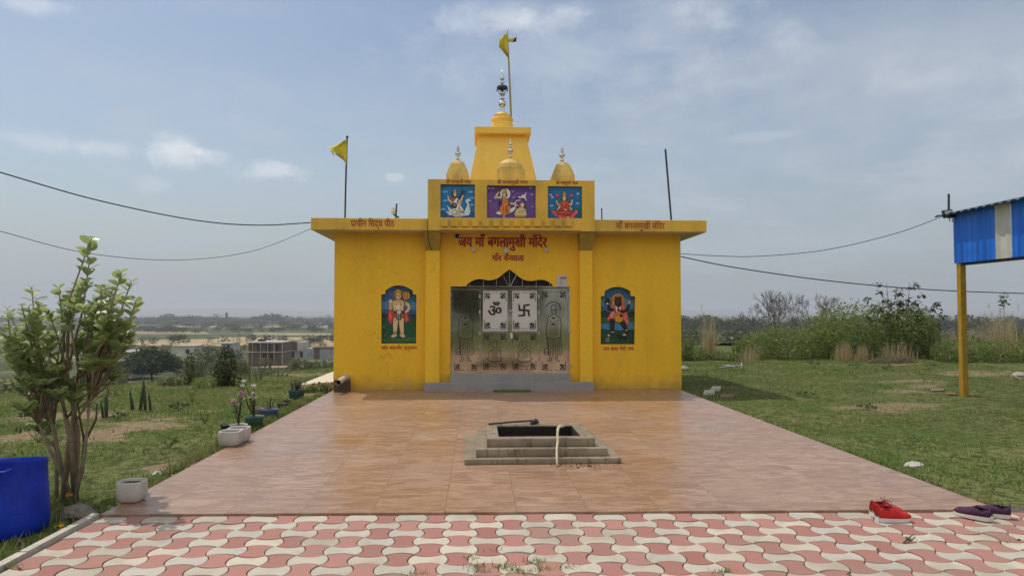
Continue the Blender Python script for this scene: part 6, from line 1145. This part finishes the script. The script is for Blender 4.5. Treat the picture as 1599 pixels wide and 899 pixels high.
# fallen twig and dry leaves on the pavers
c = gp(1416, 843, -.014); t = thing('dry_twig', 'dry curled twig with leaf scraps lying on the pavers below the red shoes', 'twig', c); b = MB(); b.tube([gp(1411, 847, -.008), gp(1418, 840, .004), gp(1427, 833, .0)], [.006, .005, .003], 6); b.tube([gp(1418, 840, .004), gp(1426, 841, .01), gp(1430, 838, .0)], [.004, .003, .002], 5); b.build('stem', M_BARK, t); quads('leaves', leaf_quads(ellipsoid_pts(gp(1417, 842, .0), (.03, .04, .01), 14, .1), .03, .5, .4), pm('dry_leaf', (.09, .055, .03), .3, 20, .9), t)
for px, py, lab in ((1324, 895, 'dark curled dry leaf at the bottom edge of the pavers'), (1590, 843, 'green brown dry leaf at the right edge of the pavers'), (1512, 849, 'dark dry leaf crumb on the pavers below the purple shoes'), (30, 888, 'dark red dry leaf on the pavers at the lower left'), (1370, 858, 'thin dry leaf on a paver joint below the twig')):
    c = gp(px, py, -.012); tag(quads('dry_leaf', leaf_quads(np.array([tuple(c), (c.x + .012, c.y + .005, c.z + .003)]), .04, .7, .4), pm('dry_leaf', (.09, .055, .03), .3, 20, .9)), lab, 'leaf', 'dry leaves on the pavers')
# ------------------------------------------------------------------ open shed with blue sheet, right
SXp, SYp = gt(1505.5, 617).x, gt(1505.5, 617).y; M_SHEET = pm('blue_sheet', (.010, .17, .74), .12, 3, .4, bump=.03); M_WSHEET = pm('white_sheet', (.55, .56, .50), .12, 3, .4, bump=.03); M_POST = pm('yellow_post_paint', (.42, .25, .018), .25, 7, .6)
t = thing('open_shed', 'open sided shed with blue and white sheet skirting on yellow posts', 'shed', (SXp, SYp, -.06)); zsb, zst = at(1505, 411, SYp).z, at(1505, 333, SYp).z; SXE = SXp + 5.6; rise = .22
for yy in (SYp, SYp - 4.4, SYp - 8.6):
    for xx in (SXp, SXE): b = MB(); w = .058; b.box(xx - w, xx + w, yy - w, yy + w, float(terr(xx, yy)) - .1, zst + (rise * (xx - SXp))); b.build('post', M_POST, t, bevel=.006)
def corr(name, mat, y0, y1, x, z0, z1, parent, pitch=.21):
    N = max(4, int(abs(y1 - y0) / pitch) * 6); V = []; F = []
    for i in range(N + 1):
        y = y0 + (y1 - y0) * i / N; k = (y / pitch) % 1; o = .032 if k < .14 else (.012 if .45 < k < .55 or .72 < k < .80 else 0); V += [(x - o, y, z0), (x - o, y, z1)]
    for i in range(N): F.append((i * 2, i * 2 + 2, i * 2 + 3, i * 2 + 1))
    b = MB(); b.add(V, F); o = b.build(name, mat, parent); s = o.modifiers.new('sheet', 'SOLIDIFY'); s.thickness = .004; return o
xs_ = SXp - .075; yA, yB, yC_ = SYp + .06, at(1557, 400, 1).y, 0
def ypx(px): d = pix_dir(px, 370); return xs_ / d.x * d.y
corr('blue_skirting', M_SHEET, SYp + .09, ypx(1557), xs_, zsb, zst + .02, t); corr('white_skirting', M_WSHEET, ypx(1557) - .005, ypx(1579.5), xs_ - .006, zsb, zst + .02, t, .5); corr('blue_skirting', M_SHEET, ypx(1579.5) - .005, SYp - 8.8, xs_, zsb, zst + .02, t)
b = MB(); V = []; F = []; N = 46; x0, x1, y0, y1 = SXp - .30, SXE + .3, SYp - 9, SYp + .35
for i in range(N * 3 + 1):
    y = y0 + (y1 - y0) * i / (N * 3); o = (0, .03, .03)[i % 3]
    V += [(x0, y, zst + .03 + o + rise * (x0 - SXp)), (x1, y, zst + .03 + o + rise * (x1 - SXp))]
for i in range(N * 3): F.append((i * 2, i * 2 + 1, i * 2 + 3, i * 2 + 2))
b.add(V, F); o = b.build('roof', pm('grey_blue_roof_sheet', (.10, .14, .20), .2, 3, .5, bump=0), t); s = o.modifiers.new('sheet', 'SOLIDIFY'); s.thickness = .012
for yy in (SYp + .05, SYp - 2.2, SYp - 4.4, SYp - 6.6, SYp - 8.7): b = MB(); b.loft4([(x0 + .1, yy - .04, zst - .06 + rise * (x0 - SXp + .1)), (x1 - .1, yy - .04, zst - .06 + rise * (x1 - SXp - .1)), (x1 - .1, yy + .04, zst - .06 + rise * (x1 - SXp - .1)), (x0 + .1, yy + .04, zst - .06 + rise * (x0 - SXp + .1))], [(x0 + .1, yy - .04, zst + .02 + rise * (x0 - SXp + .1)), (x1 - .1, yy - .04, zst + .02 + rise * (x1 - SXp - .1)), (x1 - .1, yy + .04, zst + .02 + rise * (x1 - SXp - .1)), (x0 + .1, yy + .04, zst + .02 + rise * (x0 - SXp + .1))]); b.build('rafter', M_IRON, t)
b = MB(); b.box(SXp - .03, SXp + .03, SYp - 8.7, SYp, zsb - .05, zsb + .02); b.build('skirting_rail', M_IRON, t)
yL = SYp + .2; q = at(1482, 332, yL); t = thing('floodlight', 'small square grey floodlight with a pipe stub at the corner of the shed roof', 'floodlight', q); b = MB(); b.tube([at(1481.5, 330, yL), at(1481.5, 303, yL)], .022, 10); b.build('pipe', M_IRON, t); b = MB(); c, d = at(1473, 328, yL), at(1488.5, 340, yL)
P = [at(a, e, yL - .05) for a, e in ((1473, 329), (1487, 326.5), (1489.5, 337), (1476, 341))]; b.loft4(P, [p + Vector((0, .07, .01)) for p in P]); b.build('lamp_housing', M_IRON, t, bevel=.006); b = MB(); m = sum(P, Vector()) / 4; Q = [m + (p - m) * .82 + Vector((0, -.004, 0)) for p in P]; b.loft4(Q, [p + Vector((0, .003, 0)) for p in Q]); b.build('lamp_glass', pm('floodlight_glass', (.42, .44, .46), .05, 6, .25, bump=0), t)
b = MB(); b.tube([at(1483, 338, yL), at(1483, 346, yL)], .008, 6); b.tube([at(1487, 337, yL), at(1487, 347, yL)], .008, 6); b.tube([at(1483, 330, yL), Vector((SXp - .2, yL, zst + .02))], .012, 6); b.build('bracket', M_IRON, t)
# ------------------------------------------------------------------ overhead wires
def wire(label, pts, r=.009):
    P = [at(a, c, Y) for a, c, Y in pts]; Q = []
    for i in range(len(P) - 1):
        p0, p1, p2, p3 = P[max(i - 1, 0)], P[i], P[i + 1], P[min(i + 2, len(P) - 1)]
        for k in range(10): u = k / 10; Q.append(.5 * ((2 * p1) + (p2 - p0) * u + (2 * p0 - 5 * p1 + 4 * p2 - p3) * u * u + (3 * p1 - p0 - 3 * p2 + p3) * u ** 3))
    b = MB(); b.tube(Q + [P[-1]], r, 5); return tag(b.build('overhead_wire', M_BLACK, smooth=True), label, 'wire', 'overhead wires')
wire('upper black wire running from the left edge down to the roof cornice', [(-60, 251, 11), (0, 269, 11.5), (150, 312, 12.5), (300, 343, 13.3), (400, 351.5, 13.8), (485, 347.5, YC + .02)], .011); wire('lower thin wire sagging from the left edge to the cornice corner', [(-60, 347, 12), (0, 361, 12.3), (130, 394, 13), (268, 406, 13.6), (390, 393, 14), (486, 357, YC + .1)], .006)
wire('thin wire strung from the temple side to the shed floodlight', [(1063, 396, YF + .2), (1120, 399.5, 14.6), (1185, 400, 14.4), (1290, 390, 14.2), (1400, 364, 14), (1479, 335, yL)], .007); wire('black wire sagging from the temple side past the yellow post to the right edge', [(1063, 400.5, YF + .3), (1150, 418, 15.2), (1300, 439, 15.8), (1450, 452, 16.3), (1599, 458, 16.8), (1680, 459, 17)], .012)
wire('thin loose wire hanging across the left pillar corbel', [(667.5, 342, YPR - .02), (668, 358, YPR - .01), (668.5, 372, YF - .45), (673, 388, YF - .2), (676, 391, YF - .18)], .006)
# ------------------------------------------------------------------ air between here and the hills
HAZE = 0.00038
m = bpy.data.materials.new('pale_air'); m.use_nodes = True; N_ = m.node_tree.nodes; N_.remove(N_['Principled BSDF']); v = N_.new('ShaderNodeVolumePrincipled'); v.inputs['Density'].default_value = HAZE; v.inputs['Color'].default_value = (.88, .93, 1, 1); v.inputs['Anisotropy'].default_value = .2; m.node_tree.links.new(v.outputs[0], N_['Material Output'].inputs['Volume'])
b = MB(); b.box(-7200, 7200, -80, 7900, -18, 58); h = b.build('haze', m); tag(h, kind='stuff')
